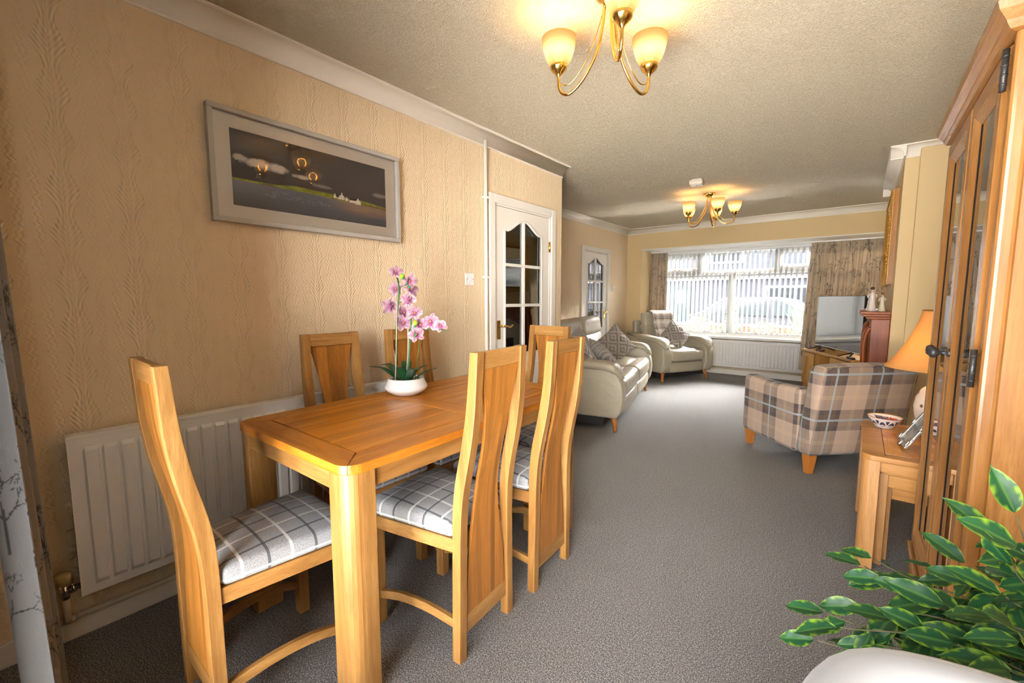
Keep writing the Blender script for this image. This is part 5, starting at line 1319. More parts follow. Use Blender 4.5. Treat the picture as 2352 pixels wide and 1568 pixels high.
# ------------------------------------------------------------------ fireplace surround, mirror, figurines
M_mah = wood('red_mahogany', 2, (0.15, 0.030, 0.004), (0.32, 0.070, 0.009), (0.45, 0.12, 0.018), rough=0.42, gscale=1.6)
M_mahy = wood('red_mahogany_y', 1, (0.15, 0.030, 0.004), (0.32, 0.070, 0.009), (0.45, 0.12, 0.018), rough=0.42, gscale=1.6)
def fireplace():
    root = empty('fireplace_surround', (2.409, 5.455, 0), 0, 'dark red mahogany fireplace surround on the chimney breast', 'fireplace')
    o = Matrix.Translation((-2.409, -5.455, 0))
    put = lambda m, n, mt, b=0.004, s=2: m.xform(o).build(n, mt, root, bevel=b, seg=s)
    y0, y1 = 4.755, 6.155
    put(MB().box(2.205, 2.409, y0-0.02, y1+0.02, 1.128, 1.150), 'mantel_shelf', M_mahy, 0.008, 3)
    put(MB().box(2.225, 2.409, y0-0.005, y1+0.005, 1.108, 1.128), 'shelf_moulding', M_mahy, 0.006)
    put(MB().box(2.250, 2.409, y0+0.005, y1-0.005, 1.086, 1.108), 'shelf_moulding', M_mahy, 0.008)
    for ya, yb in ((y0+0.025, y0+0.20), (y1-0.20, y1-0.025)):
        put(MB().box(2.288, 2.409, ya, yb, 0.0, 1.086), 'jamb', M_mah, 0.004)
        yc = (ya+yb)/2
        for dy in (-0.045, 0.045):
            c = MB(); c.tube(spline([(2.288, yc+dy, 1.010), (2.270, yc+dy, 0.985), (2.256, yc+dy, 0.93), (2.250, yc+dy, 0.84), (2.252, yc+dy, 0.70), (2.262, yc+dy, 0.45), (2.262, yc+dy, 0.14)], 24), 0.020, 12); put(c, 'bowed_pilaster', M_mah, 0)
        put(MB().box(2.235, 2.300, ya+0.005, yb-0.005, 0.0, 0.13), 'plinth_block', M_mah, 0.006)
    arch = [(y0+0.20, 1.086), (y0+0.20, 0.80)] + [(y0+0.20 + (y1-y0-0.40)*i/16, 0.80 + 0.14*math.sin(PI*i/16)) for i in range(17)] + [(y1-0.20, 1.086)]
    a2 = [(p[0], p[1]) for p in arch][::-1]
    m = MB(); m.prism(a2, 2.300, 2.409, 'x'); put(m, 'arched_frieze', M_mahy, 0)
    put(MB().box(2.380, 2.4085, y0+0.205, y1-0.205, 0.0, 0.93), 'cream_back_panel', plain('cream_marble', (0.70, 0.64, 0.52), 0.2, var=0.1, vscale=5), 0)
    put(MB().box(2.340, 2.381, 5.20, 5.71, 0.0, 0.60), 'fire_insert', M_black, 0.02)
    put(MB().box(2.02, 2.30, y0+0.02, y1-0.02, 0.0, 0.035), 'hearth', plain('cream_hearth', (0.62, 0.55, 0.42), 0.25), 0.006)
fireplace()
def mirror():
    y0, y1, z0, z1 = 5.02, 6.17, 1.385, 2.20; x = 2.4095
    root = empty('gilt_mirror', (x, (y0+y1)/2, (z0+z1)/2), 0, 'gilt framed mirror with a beaded edge above the fireplace', 'mirror')
    h, w = (z1-z0)/2, (y1-y0)/2; f = 0.085
    Mg = plain('antique_gold', (0.62, 0.36, 0.09), 0.30, 0.85, var=0.30, vscale=60, bump=0.8, bscale=90)
    Mw = wood('frame_side_wood', 2, (0.25, 0.09, 0.015), (0.45, 0.19, 0.03), (0.58, 0.28, 0.06), rough=0.4)
    def pr(o0, o1, i0, i1):   # mitred moulding between outer and inner corners
        V = []
        for (a, b), (c, d) in ((o0, i0), (o1, i1)):
            L = lambda s, xx: (xx, a+(c-a)*s, b+(d-b)*s)
            V += [L(0, 0.0), L(0, -0.040), L(0.12, -0.050), L(0.35, -0.034), L(0.6, -0.030), L(0.82, -0.042), L(1, -0.022), L(1, 0.0)]
        k = 8; F = [tuple(range(k)), tuple(range(2*k-1, k-1, -1))] + [(i, k+i, k+(i+1) % k, (i+1) % k) for i in range(k)]
        m = MB(); m.add(V, F); return m
    O = [(-w, -h), (w, -h), (w, h), (-w, h)]; I = [(-w+f, -h+f), (w-f, -h+f), (w-f, h-f), (-w+f, h-f)]
    for i in range(4):
        m = pr(O[i], O[(i+1) % 4], I[i], I[(i+1) % 4]); m.build('frame_rail', Mg, root, fix=True)
    m = MB(); m.box(-0.038, -0.0005, -w-0.003, -w+0.004, -h, h); m.build('frame_side', Mw, root, bevel=0.002)
    bd = MB(); bd.rbox((0, 0, 0), (0.014, 0.016, 0.016), 0.0069, 1, 2); bme = bd.mesh('bead'); bme.materials.append(Mg)
    per = [(-w+0.012, z) for z in np.arange(-h+0.01, h, 0.022)] + [(y, s*(h-0.012)) for y in np.arange(-w+0.03, w, 0.022) for s in (-1, 1)]
    for y, z in per:
        b = bpy.data.objects.new('bead', bme); COL.objects.link(b); b.parent = root; b.location = (-0.050, float(y), float(z))
    g = NT('silvered_mirror'); g.set(Base_Color=(0.85, 0.86, 0.85), Metallic=1.0, Roughness=0.02)
    m = MB(); m.box(-0.014, -0.010, -w+f-0.005, w-f+0.005, -h+f-0.005, h-f+0.005); m.build('mirror_plate', g.m, root)
mirror()
def figurine(loc, H, lean_, mats, name, label, child=False):
    root = empty(name, loc, R(100), label, 'figurine')
    robe, hair, skin = mats; s = H/0.22
    def ring(prof, cx, cy, sx=1, sy=1):
        m = MB(); N = 18; V = []
        for r, z, dx in prof:
            for k in range(N):
                a = 2*PI*k/N; fold = 1 + (0.10*math.sin(5*a + z*40) if z < 0.10 else 0)
                V.append(((cx + dx + r*fold*math.cos(a)*sx)*s, (cy + r*fold*math.sin(a)*sy)*s, z*s))
        F = [(i*N+k, i*N+(k+1) % N, (i+1)*N+(k+1) % N, (i+1)*N+k) for i in range(len(prof)-1) for k in range(N)]
        F += [tuple(range(N-1, -1, -1)), tuple(range((len(prof)-1)*N, len(prof)*N))]
        m.add(V, F, True); return m
    L = lean_
    ring([(0.040, 0.0, 0), (0.040, 0.010, 0), (0.034, 0.04, 0), (0.028, 0.08, L*0.3), (0.023, 0.11, L*0.6), (0.025, 0.135, L*0.8), (0.024, 0.155, L), (0.012, 0.170, L), (0.007, 0.178, L)], 0, 0, 1, 0.85).build('robe', robe, root)
    hd = MB(); hd.rbox((L*s, 0, 0.193*s), (0.028*s, 0.028*s, 0.034*s), 0.0139*s, 1, 3); h = hd.build('head', skin, root)
    hr = MB(); hr.rbox(((L-0.004)*s, 0.004*s, 0.201*s), (0.032*s, 0.030*s, 0.028*s), 0.0139*s, 1, 3); hr.rbox(((L-0.016)*s, 0, 0.205*s), (0.018*s, 0.018*s, 0.018*s), 0.0088*s, 1, 2); hr.build('hair', hair, h)
    for sg in (-1, 1):
        a = MB(); a.tube(spline([((L)*s, sg*0.022*s, 0.155*s), ((L+0.012)*s, sg*0.030*s, 0.130*s), ((L+0.030)*s, sg*0.012*s, 0.118*s)], 8), 0.006*s, 8); a.build('arm', robe, root)
    if child:
        ring([(0.018, 0.0, 0), (0.016, 0.03, 0), (0.012, 0.07, 0), (0.013, 0.09, 0), (0.006, 0.102, 0)], 0.048, 0.01).build('child_robe', robe, root)
        c = MB(); c.rbox((0.048*s, 0.01*s, 0.114*s), (0.024*s, 0.024*s, 0.028*s), 0.0119*s, 1, 3); c2 = c.build('child_head', skin, root)
        c = MB(); c.rbox((0.046*s, 0.012*s, 0.121*s), (0.027*s, 0.026*s, 0.022*s), 0.0108*s, 1, 3); c.build('child_hair', hair, c2)
Mp1 = plain('pale_porcelain', (0.66, 0.58, 0.54), 0.15, var=0.08, vscale=20, coat=0.4); Mp2 = plain('ivory_porcelain', (0.66, 0.58, 0.42), 0.2, var=0.08, vscale=20, coat=0.4)
Mhd = plain('porcelain_dark_hair', (0.035, 0.027, 0.022), 0.25); Mhb = plain('porcelain_brown_hair', (0.22, 0.09, 0.04), 0.3); Msk = plain('porcelain_skin', (0.62, 0.45, 0.34), 0.2, coat=0.4)
figurine((2.283, 4.835, 1.1505), 0.215, 0.004, (Mp1, Mhd, Msk), 'porcelain_figurine', 'taller pale porcelain lady figurine with a child, on the mantel shelf', True)
figurine((2.350, 4.820, 1.1505), 0.165, 0.010, (Mp2, Mhb, Msk), 'porcelain_figurine', 'shorter cream porcelain figurine nearest the wall on the mantel shelf')
# ------------------------------------------------------------------ camera rays used only to set out plant stems in real space
CAMP = Vector((2.211, 0.0, 1.26)); _RM = cam.rotation_euler.to_matrix()
def at_y(px, py, y):
    d = _RM @ Vector(((px-1176)/985.3, (784-py)/985.3, -1.0)); return CAMP + d*(y/d.y)

# ------------------------------------------------------------------ orchid
def orchid():
    cx, cy, cz = 0.428, 1.338, TZt + 0.0006
    root = empty('potted_orchid', (cx, cy, cz), 0, 'pink and white artificial orchid in a ribbed white bowl on the dining table', 'orchid')
    O = Vector((cx, cy, cz))
    m = MB(); seg = 56; prof = [(0.0, 0.0), (0.062, 0.0), (0.074, 0.006), (0.098, 0.022), (0.108, 0.036), (0.106, 0.044), (0.100, 0.058), (0.094, 0.070), (0.089, 0.082), (0.086, 0.085), (0.083, 0.083), (0.086, 0.070), (0.0, 0.066)]
    V = []; F = []
    for i, (r, z) in enumerate(prof):
        for k in range(seg):
            rr = r*(1 + (0.012 if (2 <= i <= 7 and (k//1) % 2 == 0) else 0.0)); a = 2*PI*k/seg; V.append((rr*math.cos(a), rr*math.sin(a), z))
    for i in range(len(prof)-1):
        for k in range(seg): F.append((i*seg+k, i*seg+(k+1) % seg, (i+1)*seg+(k+1) % seg, (i+1)*seg+k))
    m.add(V, F, True); m.build('pot', plain('white_glazed_ceramic', (0.74, 0.72, 0.70), 0.12, coat=0.4), root)
    so = MB(); so.grid(lambda u, v: (0.085*v*math.cos(2*PI*u), 0.085*v*math.sin(2*PI*u), 0.070 + 0.006*mnoise.noise(Vector((u*20, v*9, 0)))), 32, 6); so.build('bark_chips', plain('bark_chips', (0.16, 0.09, 0.05), 0.9, var=0.5, vscale=90, bump=1.0, bscale=120), root)
    M_leafd = plain('dark_green_leaf', (0.012, 0.060, 0.022), 0.35, var=0.3, vscale=30)
    def leaf(tip, w, bend):
        b = Vector((tip[0]*0.22, tip[1]*0.22, 0.068)); t = Vector(tip); mid = (b+t)/2 + Vector((0, 0, bend))
        sd = Vector((-(t-b).y, (t-b).x, 0)).normalized(); pts = spline([b, mid, t], 12); mm = MB()
        def fn(u, v):
            p = pts[int(round(v*12))]; q = w*math.sin(PI*min(1, (0.16+0.84*v)))**0.75*(1 if v < 0.98 else 0.1)
            s = (u-0.5)*2; return p + sd*s*q + Vector((0, 0, 0.35*q*abs(s)))
        mm.grid(fn, 6, 12); o = mm.build('leaf', M_leafd, root); o.modifiers.new('t', 'SOLIDIFY').thickness = 0.0015
    for px, py, y, w, b in ((848, 842, 1.27, 0.018, 0.020), (872, 838, 1.34, 0.022, 0.03), (935, 832, 1.46, 0.026, 0.04), (960, 850, 1.25, 0.024, 0.03), (1006, 845, 1.38, 0.016, 0.012), (985, 838, 1.42, 0.015, 0.02), (915, 845, 1.24, 0.022, 0.03)):
        leaf(at_y(px, py, y) - O, w, b)
    M_stem = plain('green_stem', (0.045, 0.13, 0.035), 0.5, var=0.3, vscale=25); M_cane = plain('pale_cane', (0.36, 0.33, 0.26), 0.7)
    q = lambda px, py, y=1.338: at_y(px, py, y) - O
    def stem(pts, r, mat=M_stem, name='stem'):
        mm = MB(); mm.tube(spline(pts, 26), r, 8); return mm.build(name, mat, root)
    stem([q(912, 882, 1.30), q(911, 800, 1.30), q(911, 740, 1.30), q(915, 690, 1.31), q(917, 662, 1.32), q(914, 645, 1.33), q(912, 635, 1.34)], 0.0045)
    stem([q(938, 880), q(941, 800), q(944, 745), q(942, 720)], 0.0042); stem([q(933, 880, 1.36), q(938, 790, 1.36), q(934, 705, 1.36)], 0.0048, M_cane, 'support_cane')
    stem([q(908, 880, 1.285), q(911, 760, 1.285), q(912, 690, 1.285)], 0.0028, M_cane, 'support_cane')
    stem([q(952, 880, 1.36), q(962, 800, 1.36), q(968, 760, 1.37), q(990, 756, 1.37), q(1012, 757, 1.37), q(1024, 759, 1.37)], 0.0024)
    stem([q(917, 660, 1.32), q(928, 656, 1.31), q(938, 652, 1.30)], 0.0020); stem([q(915, 697, 1.31), q(927, 690, 1.31), q(936, 688, 1.31)], 0.0020)
    # flowers
    M_pet = NT('orchid_petal'); at_ = M_pet.n('VertexColor', layer_name='print'); M_pet.set(Base_Color=at_.outputs[0], Roughness=0.6, Sheen_Weight=0.1)
    tr = M_pet.n('BsdfTranslucent', {'Color': at_.outputs[0]}); mx = M_pet.n('MixShader', {0: 0.25, 1: M_pet.b.outputs[0], 2: tr.outputs[0]}); M_pet.link(mx.outputs[0], M_pet.out.inputs[0])
    def petal_mesh(L, W, seed):
        mm = MB(); nu, nv = 8, 9
        def fn(u, v):
            w = W*math.sin(PI*(0.10+0.82*v))**0.7; s = (u-0.5)*2
            return Vector((s*w, 0.004 + L*v, 0.010*math.sin(PI*v) - 0.22*w*s*s + 0.002*math.sin(9*v+5*s+seed)))
        mm.grid(fn, nu, nv); me = mm.mesh('petal'); C = []
        for j in range(nv+1):
            for i in range(nu+1):
                v, s = j/nv, abs(i/nu-0.5)*2
                k = max(0.0, 0.95 - 0.55*v - 0.45*s + 0.22*math.sin(i*3.1+seed)); edge = max(0.0, s*v)
                c = Vector((0.46, 0.27, 0.33)).lerp(Vector((0.30, 0.06, 0.21)), min(1, k*0.85)); c = c.lerp(Vector((0.60, 0.53, 0.54)), min(0.85, edge*0.8)); C.append(tuple(c))
        vcol(me, np.array(C)); me.materials.append(M_pet.m); return me
    PW = [petal_mesh(0.038, 0.022, s) for s in (0, 3)]; PS = petal_mesh(0.040, 0.0135, 1)
    lipm = MB(); lipm.rbox((0, 0, 0.008), (0.010, 0.012, 0.012), 0.0049, 1, 2)
    lipm.add([(-0.003, -0.004, 0.006), (0.003, -0.004, 0.006), (0.009, -0.016, 0.016), (0.0, -0.022, 0.012), (-0.009, -0.016, 0.016)], [(0, 1, 2, 3), (0, 3, 4)])
    lipm.add([(-0.002, 0.0, 0.012), (0.002, 0.0, 0.012), (0.001, -0.012, 0.024), (-0.001, -0.012, 0.024)], [(0, 1, 2, 3)])
    lme = lipm.mesh('flower'); lme.materials.append(plain('magenta_lip', (0.34, 0.06, 0.22), 0.5, var=0.4, vscale=200))
    ctr = MB(); ctr.rbox((0, 0.001, 0.015), (0.007, 0.007, 0.006), 0.0029, 1, 2); cme = ctr.mesh('flower_centre'); cme.materials.append(plain('yellow_centre', (0.70, 0.36, 0.03), 0.5))
    rng = random.Random(11)
    FL = [(910, 627, 1.33, 0.9, 95), (940, 644, 1.34, 0.95, 5), (912, 664, 1.33, 1.0, 215), (897, 704, 1.30, 1.1, 195), (938, 690, 1.30, 0.95, 170), (931, 716, 1.36, 1.0, 20), (955, 722, 1.31, 1.0, 60), (927, 742, 1.34, 1.0, 200), (964, 745, 1.33, 1.0, 320), (956, 767, 1.31, 0.95, 250), (992, 740, 1.37, 1.05, 80), (1012, 747, 1.38, 0.8, 330), (920, 730, 1.37, 0.9, 150), (944, 668, 1.37, 0.9, 40)]
    for i, (px, py, y, s, roll) in enumerate(FL):
        p = q(px, py, y); view = (CAMP - (p + O)).normalized()
        nrm = (view + Vector((rng.uniform(-0.55, 0.55), rng.uniform(-0.3, 0.3), rng.uniform(-0.25, 0.5)))).normalized()
        if i in (3, 4): nrm = (-view + Vector((-0.2, 0, 0.2))).normalized()
        f = bpy.data.objects.new('flower', lme); COL.objects.link(f); f.parent = root; f.location = p; f.scale = (s, s, s)
        f.rotation_euler = (nrm.to_track_quat('Z', 'Y').to_matrix() @ Matrix.Rotation(R(roll*0.12 - 12), 3, 'Z')).to_euler()
        c = bpy.data.objects.new('flower_centre', cme); COL.objects.link(c); c.parent = f
        for a, me, dz in ((75, PW[0], 0.0035), (-75, PW[1], 0.003), (0, PS, 0.0), (142, PS, 0.001), (-142, PS, 0.0015)):
            pt = bpy.data.objects.new('petal', me); COL.objects.link(pt); pt.parent = f; pt.location = (0, 0, dz)
            pt.rotation_euler = (R(rng.uniform(5, 24)), 0, R(a + rng.uniform(-7, 7)))
            pt.rotation_mode = 'ZYX' if False else 'XYZ'
    M_bud = plain('lime_bud', (0.30, 0.48, 0.02), 0.3); M_bud2 = plain('green_bud', (0.04, 0.20, 0.05), 0.35)
    for px, py, y, r, mt in ((923, 634, 1.29, 0.013, M_bud), (926, 639, 1.29, 0.007, M_bud2), (940, 659, 1.29, 0.008, M_bud2), (935.5, 650.5, 1.29, 0.005, M_bud2), (954, 741, 1.28, 0.012, M_bud), (953, 749, 1.28, 0.007, M_bud2), (953.5, 763, 1.28, 0.004, M_bud2), (953.5, 771, 1.28, 0.008, M_bud2)):
        b = MB(); b.rbox((0, 0, 0), (2*r*0.85, 2*r*0.85, 2*r), r*0.84, 1, 4); b.build('bud', mt, root, loc=q(px, py, y), rot=(0.2, 0.5, 0))
orchid()

# ------------------------------------------------------------------ weeping fig in the near right corner
def ficus():
    bx, by = 2.575, 1.075
    root = empty('weeping_fig', (bx, by, 0), 0, 'variegated weeping fig with lime-edged leaves in the near right corner', 'plant')
    O = Vector((bx, by, 0))
    m = MB(); m.lathe([(0.0, 0.0), (0.095, 0.0), (0.100, 0.01), (0.125, 0.22), (0.132, 0.24), (0.132, 0.26), (0.122, 0.26), (0.115, 0.235), (0.0, 0.235)], 32); m.build('pot', plain('terracotta_glaze', (0.30, 0.17, 0.10), 0.4), root)
    Mb = plain('fig_bark', (0.085, 0.075, 0.035), 0.85, var=0.3, vscale=60)
    top = Vector((-0.03, -0.02, 0.50)); tr = MB(); tr.tube(spline([(0, 0, 0.22), (0.01, 0.0, 0.34), top], 10), [0.014]*6+[0.011]*5, 10); tr.build('trunk', Mb, root)
    M_lf = NT('variegated_leaf'); at_ = M_lf.n('VertexColor', layer_name='print'); M_lf.set(Base_Color=at_.outputs[0], Roughness=0.42, Specular_IOR_Level=0.35)
    trn = M_lf.n('BsdfTranslucent', {'Color': at_.outputs[0]}); mx = M_lf.n('MixShader', {0: 0.22, 1: M_lf.b.outputs[0], 2: trn.outputs[0]}); M_lf.link(mx.outputs[0], M_lf.out.inputs[0])
    rng = random.Random(21); LM = []
    for vr in range(5):
        mm = MB(); nu, nv = 10, 14; curl = rng.uniform(0.06, 0.22); ed = rng.uniform(0.66, 0.92)
        def fn(u, v):
            w = 0.225*math.sin(PI*v**0.85)**0.85 if 0 < v < 1 else 0.0
            if v > 0.86: w = max(w*0.55, 0.012*(1-v)*6)
            s = (u-0.5)*2
            return Vector((s*w, v, 0.30*w*abs(s) - curl*v*v + 0.012*math.sin(14*v+s*2+vr)*abs(s)))
        mm.grid(fn, nu, nv); me = mm.mesh('leaf'); C = []
        for j in range(nv+1):
            for i in range(nu+1):
                s = abs(i/nu-0.5)*2; v = j/nv
                k = s + 0.34*math.sin(v*23+vr*2+(1 if i > nu/2 else 0)*2.0) * math.sin(v*7+vr) * 0.9
                a = min(1, max(0, (k-ed)*5)); dark = Vector((0.008, 0.050, 0.020)).lerp(Vector((0.018, 0.090, 0.026)), v*0.6 + 0.2*math.sin(i*2.0))
                c = dark.lerp(Vector((0.15, 0.27, 0.02)), a)
                if i == nu//2: c = Vector((0.05, 0.13, 0.03))
                C.append(tuple(c))
        vcol(me, np.array(C)); me.materials.append(M_lf.m); LM.append(me)
    TIPS = [(1878, 1470, 1.02), (1900, 1408, 1.04), (1930, 1440, 1.0), (1985, 1392, 1.06), (1985, 1300, 1.16), (2010, 1285, 1.18), (2035, 1330, 1.12), (2060, 1425, 0.98), (2020, 1480, 1.0), (2100, 1360, 1.10), (2135, 1450, 0.96), (2180, 1395, 1.02), (2155, 1310, 1.20), (2200, 1480, 0.92), (2250, 1345, 1.06), (2290, 1240, 1.08), (2335, 1185, 1.06), (2325, 1300, 0.98), (2280, 1420, 0.92), (2338, 1450, 0.90), (2230, 1535, 0.88), (2320, 1540, 0.86), (2130, 1535, 0.92), (2070, 1505, 0.98), (2225, 1300, 1.14), (2310, 1370, 1.02), (2345, 1260, 0.98), (2180, 1440, 1.10), (2250, 1480, 1.0), (2100, 1420, 1.12), (2350, 1360, 1.1), (2060, 1350, 1.2), (2160, 1370, 1.15)]
    for px, py, y in TIPS:
        t = at_y(px, py, y) - O; st = top + Vector((rng.uniform(-0.03, 0.03), rng.uniform(-0.03, 0.03), rng.uniform(-0.10, 0.02)))
        mid = st.lerp(t, 0.5) + Vector((0, 0, 0.075 + rng.uniform(-0.02, 0.03))); pts = spline([st, mid, t], 20)
        b = MB(); b.tube(pts, [0.0022*(1-0.7*i/20)+0.0005 for i in range(21)], 6); b.build('branch', Mb, root)
        n = rng.randint(6, 8)
        for k in range(n):
            f = 0.36 + 0.64*k/(n-1); i = min(20, int(round(f*20))); p = pts[i]; T = (pts[min(20, i+1)] - pts[max(0, i-1)]).normalized()
            side = Vector((T.y, -T.x, 0)); side = side.normalized() if side.length > 0.05 else Vector((1, 0, 0)); sg = 1 if k % 2 else -1
            out = (T*0.45 + side*sg*rng.uniform(0.45, 1.1) + Vector((rng.uniform(-0.3, 0.3), rng.uniform(-0.4, 0.2), rng.uniform(-1.0, -0.05)))) if k < n-1 else (T + Vector((0, 0, -0.25)))
            out.normalize(); view = (CAMP - (p+O)).normalized()
            nrm = (Vector((0, 0, 0.6)) + view*0.9 + Vector((rng.uniform(-0.7, 0.7), rng.uniform(-0.6, 0.6), 0))).normalized()
            xax = out.cross(nrm).normalized(); nrm = xax.cross(out)
            L = rng.uniform(0.060, 0.086)
            o = bpy.data.objects.new('leaf', LM[rng.randrange(5)]); COL.objects.link(o); o.parent = root
            M3 = Matrix((xax, out, nrm)).transposed().to_4x4(); o.matrix_local = Matrix.Translation(p + out*0.006) @ M3 @ Matrix.Scale(L, 4)
ficus()

# ------------------------------------------------------------------ outside the front window
GZ = -0.15
Mgr = plain('lawn', (0.16, 0.20, 0.09), 0.9, var=0.3, vscale=8); Mrd = plain('pavement', (0.10, 0.10, 0.105), 0.9, var=0.1, vscale=4)
struct('ground_front', MB().box(-30, 30, 8.0, 40, GZ-0.1, GZ), Mrd)
Mpv = plain('pale_bounce_ground', (0.58, 0.55, 0.50), 0.9, var=0.1, vscale=3)  # unseen ground, made pale to reflect light up to the ceilings
struct('ground_bounce_strip', MB().box(-8, 8, 8.0, 10.3, GZ, GZ+0.02), Mpv)
struct('ground_back', MB().box(-8, 12, -12, -0.46, GZ-0.1, GZ), Mpv)
def house():
    root = empty('house', (-3.0, 21.0, GZ), 0, 'lilac grey rendered house across the street seen through the blind', 'house')
    Mh = plain('lilac_render', (0.085, 0.083, 0.10), 0.9, var=0.08, vscale=2); Mh2 = plain('slate_cladding', (0.07, 0.073, 0.088), 0.8, var=0.1, vscale=3)
    MB().box(-16, 12, 0, 6, 0, 2.25).build('lower_wall', Mh, root); MB().box(-16, 12, -0.15, 6, 2.40, 6.2).build('upper_wall', Mh2, root)
    MB().box(-16, 12, -0.25, 6, 2.25, 2.40).build('fascia_board', M_upvc, root); MB().box(-16, 12, -0.32, -0.22, 2.38, 2.46).build('gutter', M_black, root)
    m = MB(); m.prism([(-1.0, 6.2), (7.0, 6.2), (3.0, 8.8)], -16.3, 12.3, 'x'); m.build('roof', plain('roof_tile', (0.12, 0.11, 0.11), 0.8), root)
    for x0, x1, z0, z1, fr in ((-3.6, -2.3, 2.95, 3.75, -0.16), (-0.2, 1.2, 2.95, 3.75, -0.16), (3.4, 5.2, 2.8, 3.9, -0.16), (-7.5, -6.0, 2.9, 3.8, -0.16), (2.0, 4.2, 0.85, 1.95, -0.01), (-9.0, -7.2, 0.8, 1.9, -0.01)):
        w = MB().box(x0, x1, fr-0.05, fr, z0, z1).build('window', M_upvc, root, bevel=0.01)
        xm = (x0+x1)/2
        for a, b in ((x0+0.09, xm-0.05), (xm+0.05, x1-0.09)): MB().box(a, b, fr-0.056, fr-0.045, z0+0.09, z1-0.09).build('pane', plain('dark_pane', (0.03, 0.035, 0.04), 0.4, spec=0.2), w)
    d = MB().box(-5.4, -3.0, -0.05, 0.0, 0.0, 2.05).build('garage_door', plain('pale_garage_door', (0.13, 0.13, 0.145), 0.6), root, bevel=0.01)
    for i in range(7): MB().box(-5.3, -3.1, -0.065, -0.05, 0.08+i*0.28, 0.30+i*0.28).build('door_slat', plain('pale_slat', (0.13, 0.13, 0.145), 0.6), d, bevel=0.008)
    f = MB().box(-1.9, -1.0, -0.05, 0.0, 0.0, 2.0).build('front_door', plain('teal_door', (0.035, 0.06, 0.065), 0.6), root, bevel=0.01)
    MB().box(-1.7, -1.2, -0.06, -0.05, 1.2, 1.8).build('door_pane', plain('door_light', (0.15, 0.17, 0.18), 0.1), f)
house()
def car():
    root = empty('parked_car', (0.30, 14.2, GZ), 0, 'dark grey hatchback parked outside the front window', 'car')
    Mc = plain('dark_grey_car_paint', (0.020, 0.021, 0.025), 0.55, 0.0, spec=0.15)
    body = [(-1.95, 0.28), (1.95, 0.28), (2.0, 0.55), (1.95, 0.78), (1.15, 0.92), (0.55, 1.38), (0.1, 1.46), (-1.2, 1.44), (-1.75, 1.05), (-1.98, 0.95), (-2.0, 0.5)]
    m = MB(); m.prism([(x, z) for x, z in body][::-1], -0.85, 0.85, 'y'); m.v = [(p[0], p[1]*(1 - 0.16*max(0, (p[2]-0.85)/0.6)), p[2]) for p in [(q[0] if False else q[0], q[1], q[2]) for q in m.v]]
    # prism along y places (b, c, a): rebuild explicitly for clarity
    V = []; k = len(body)
    for y in (-0.85, 0.85):
        for x, z in body: V.append((x, y*(1-0.16*max(0, (z-0.85)/0.6)), z))
    m = MB(); m.add(V, [tuple(range(k)), tuple(range(2*k-1, k-1, -1))] + [(i, k+i, k+(i+1) % k, (i+1) % k) for i in range(k)]); m.build('body', Mc, root, fix=True, bevel=0.05)
    for a, b, c, d in ((0.48, 0.02, 0.10, 0.98), (-0.02, -1.15, 0.0, -1.50)):
        w = MB(); w.add([(a, -0.735, 1.34), (b, -0.735, 1.36), (d if d < 0 else c, -0.82, 0.95), (d if d > 0 else c, -0.82, 0.95)], [(0, 1, 2, 3)]); w.build('side_window', plain('tinted_glass', (0.012, 0.016, 0.018), 0.4, spec=0.1), root)
    for x in (-1.25, 1.25):
        for y in (-0.80, 0.80):
            w = MB(); w.tube([(x, y-0.09, 0.31), (x, y+0.09, 0.31)], 0.31, 24); wh = w.build('wheel', M_black, root)
            w = MB(); w.tube([(x, y-0.095, 0.31), (x, y+0.095, 0.31)], 0.19, 16); w.build('wheel_rim', M_chrome, wh)
    w = MB(); w.rbox((0.62, -0.93, 0.98), (0.14, 0.16, 0.12), 0.03, 1, 2); w.build('wing_mirror', Mc, root)
    w = MB(); w.rbox((1.92, -0.55, 0.70), (0.12, 0.35, 0.12), 0.03, 1, 2); w.build('headlamp', M_chrome, root)
car()
def brick_wall():
    y = 10.35; root = empty('garden_wall', (0, y, GZ), 0, 'low red brick garden wall beyond the flower bed', 'wall')
    MB().box(-3.2, 2.4, 0.008, 0.092, 0.0, 0.80).build('mortar', plain('mortar', (0.08, 0.07, 0.06), 0.95), root)
    b = MB(); b.box(-0.1075, 0.1075, 0, 0.1025, 0, 0.065); me = b.mesh('brick'); me.materials.append(plain('red_brick', (0.06, 0.024, 0.015), 0.9, var=0.35, vscale=7))
    for r in range(11):
        for c in range(25):
            o = bpy.data.objects.new('brick', me); COL.objects.link(o); o.parent = root; o.location = (-3.08 + 0.2245*c + (0.112 if r % 2 else 0) - 0.056, random.uniform(-0.003, 0.003), r*0.0735 + 0.004)
    MB().box(-3.25, 2.45, -0.03, 0.13, 0.81, 0.86).build('coping', plain('stone_coping', (0.12, 0.115, 0.11), 0.9), root, bevel=0.01)
brick_wall()
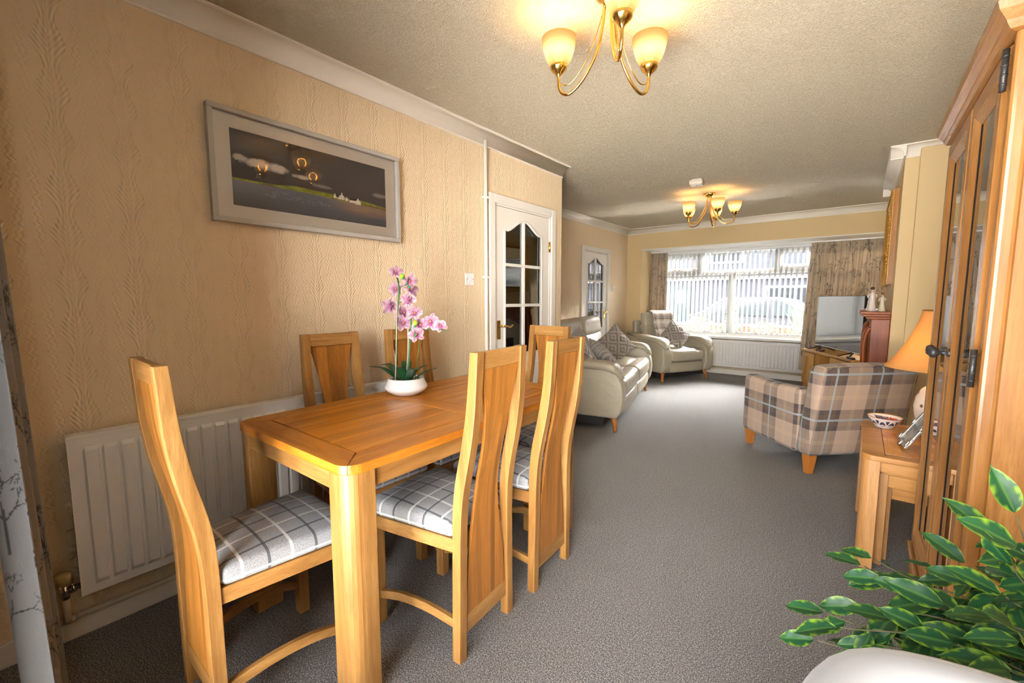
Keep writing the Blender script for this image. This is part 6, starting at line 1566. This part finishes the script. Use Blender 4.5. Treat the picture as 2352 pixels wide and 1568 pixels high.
def shrub(name, loc, n, rad, h, mat, label, flower=None, nf=0, blade=False, seed=1):
    root = empty(name, loc, 0, label, 'plant', 'front garden plants'); rng = random.Random(seed); m = MB(); pts = []
    for _ in range(n):
        if blade:
            a = rng.uniform(0, 2*PI); r0 = rng.uniform(0, rad*0.35); b = Vector((r0*math.cos(a), r0*math.sin(a), 0)); L = h*rng.uniform(0.65, 1.05); sp = rng.uniform(0.1, 0.9)*rad
            t = b + Vector((sp*math.cos(a), sp*math.sin(a), L)); mid = b.lerp(t, 0.55) + Vector((0, 0, L*0.14)); sd = Vector((-math.sin(a), math.cos(a), 0))*0.007
            m.add([b-sd, b+sd, mid+sd, mid-sd], [(0, 1, 2, 3)]); m.add([mid-sd, mid+sd, t], [(0, 1, 2)])
        else:
            a = rng.uniform(0, 2*PI); z = h*rng.uniform(0.08, 1.0)**0.8; rr = rad*math.sin(PI*min(0.96, 0.25+0.62*z/h))*rng.uniform(0.35, 1.0)
            p = Vector((rr*math.cos(a), rr*math.sin(a), z)); s = rng.uniform(0.016, 0.034); u = Vector((rng.uniform(-1, 1), rng.uniform(-1, 1), rng.uniform(-0.4, 1))).normalized(); v = u.orthogonal().normalized()
            m.add([p - u*s, p + v*s*0.5, p + u*s, p - v*s*0.5], [(0, 1, 2, 3)]); pts.append(p)
    m.build('foliage', mat, root)
    st = MB()
    for k in range(5): st.tube([(0, 0, 0), (rad*0.5*math.cos(k*1.26), rad*0.5*math.sin(k*1.26), h*0.7)], 0.006, 5)
    st.build('stem', plain('plant_stem', (0.10, 0.14, 0.05), 0.8), root)
    if flower:
        fm = MB(); 
        for k in range(6):
            a = k*PI/3; fm.add([(0, 0, 0), (0.022*math.cos(a-0.35), 0.022*math.sin(a-0.35), 0.006), (0.034*math.cos(a), 0.034*math.sin(a), 0.004), (0.022*math.cos(a+0.35), 0.022*math.sin(a+0.35), 0.006)], [(0, 1, 2, 3)])
        fm.rbox((0, 0, 0.004), (0.016, 0.016, 0.008), 0.0039, 1, 2)
        me = fm.mesh('flower'); me.materials.append(flower)
        for k in range(nf):
            p = rng.choice(pts); o = bpy.data.objects.new('flower', me); COL.objects.link(o); o.parent = root; o.location = p*1.06; o.rotation_euler = (R(60)+rng.uniform(-0.5, 0.5), rng.uniform(-0.4, 0.4), rng.uniform(-0.6, 0.6))
Mg1 = plain('mid_green_leaves', (0.016, 0.036, 0.007), 0.7, var=0.4, vscale=6); Mg2 = plain('bluish_grass_blades', (0.018, 0.042, 0.010), 0.7, var=0.4, vscale=5); Mg3 = plain('reddish_green_leaves', (0.026, 0.024, 0.009), 0.7, var=0.5, vscale=7)
Mye = plain('yellow_petals', (0.20, 0.12, 0.004), 0.6); Mpk = plain('coral_petals', (0.18, 0.035, 0.018), 0.6)
shrub('flowering_shrub', (-0.35, 9.25, GZ+0.02), 900, 0.42, 1.02, Mg1, 'yellow flowered shrub outside the left part of the front window', Mye, 26, seed=2)
shrub('flowering_shrub', (0.12, 9.85, GZ), 500, 0.26, 1.15, Mg1, 'slender coral flowered shrub behind the yellow one outside the window', Mpk, 9, seed=3)
shrub('garden_shrub', (0.85, 9.0, GZ), 900, 0.38, 0.98, Mg3, 'reddish green shrub outside the middle of the front window', Mpk, 8, seed=4)
shrub('ornamental_grass', (1.62, 9.0, GZ), 700, 0.45, 1.35, Mg2, 'tall arching grass clump outside the right part of the front window', blade=True, seed=5)
shrub('garden_shrub', (0.55, 9.85, GZ), 600, 0.28, 0.72, Mg1, 'low green shrub in front of the brick garden wall', seed=6)
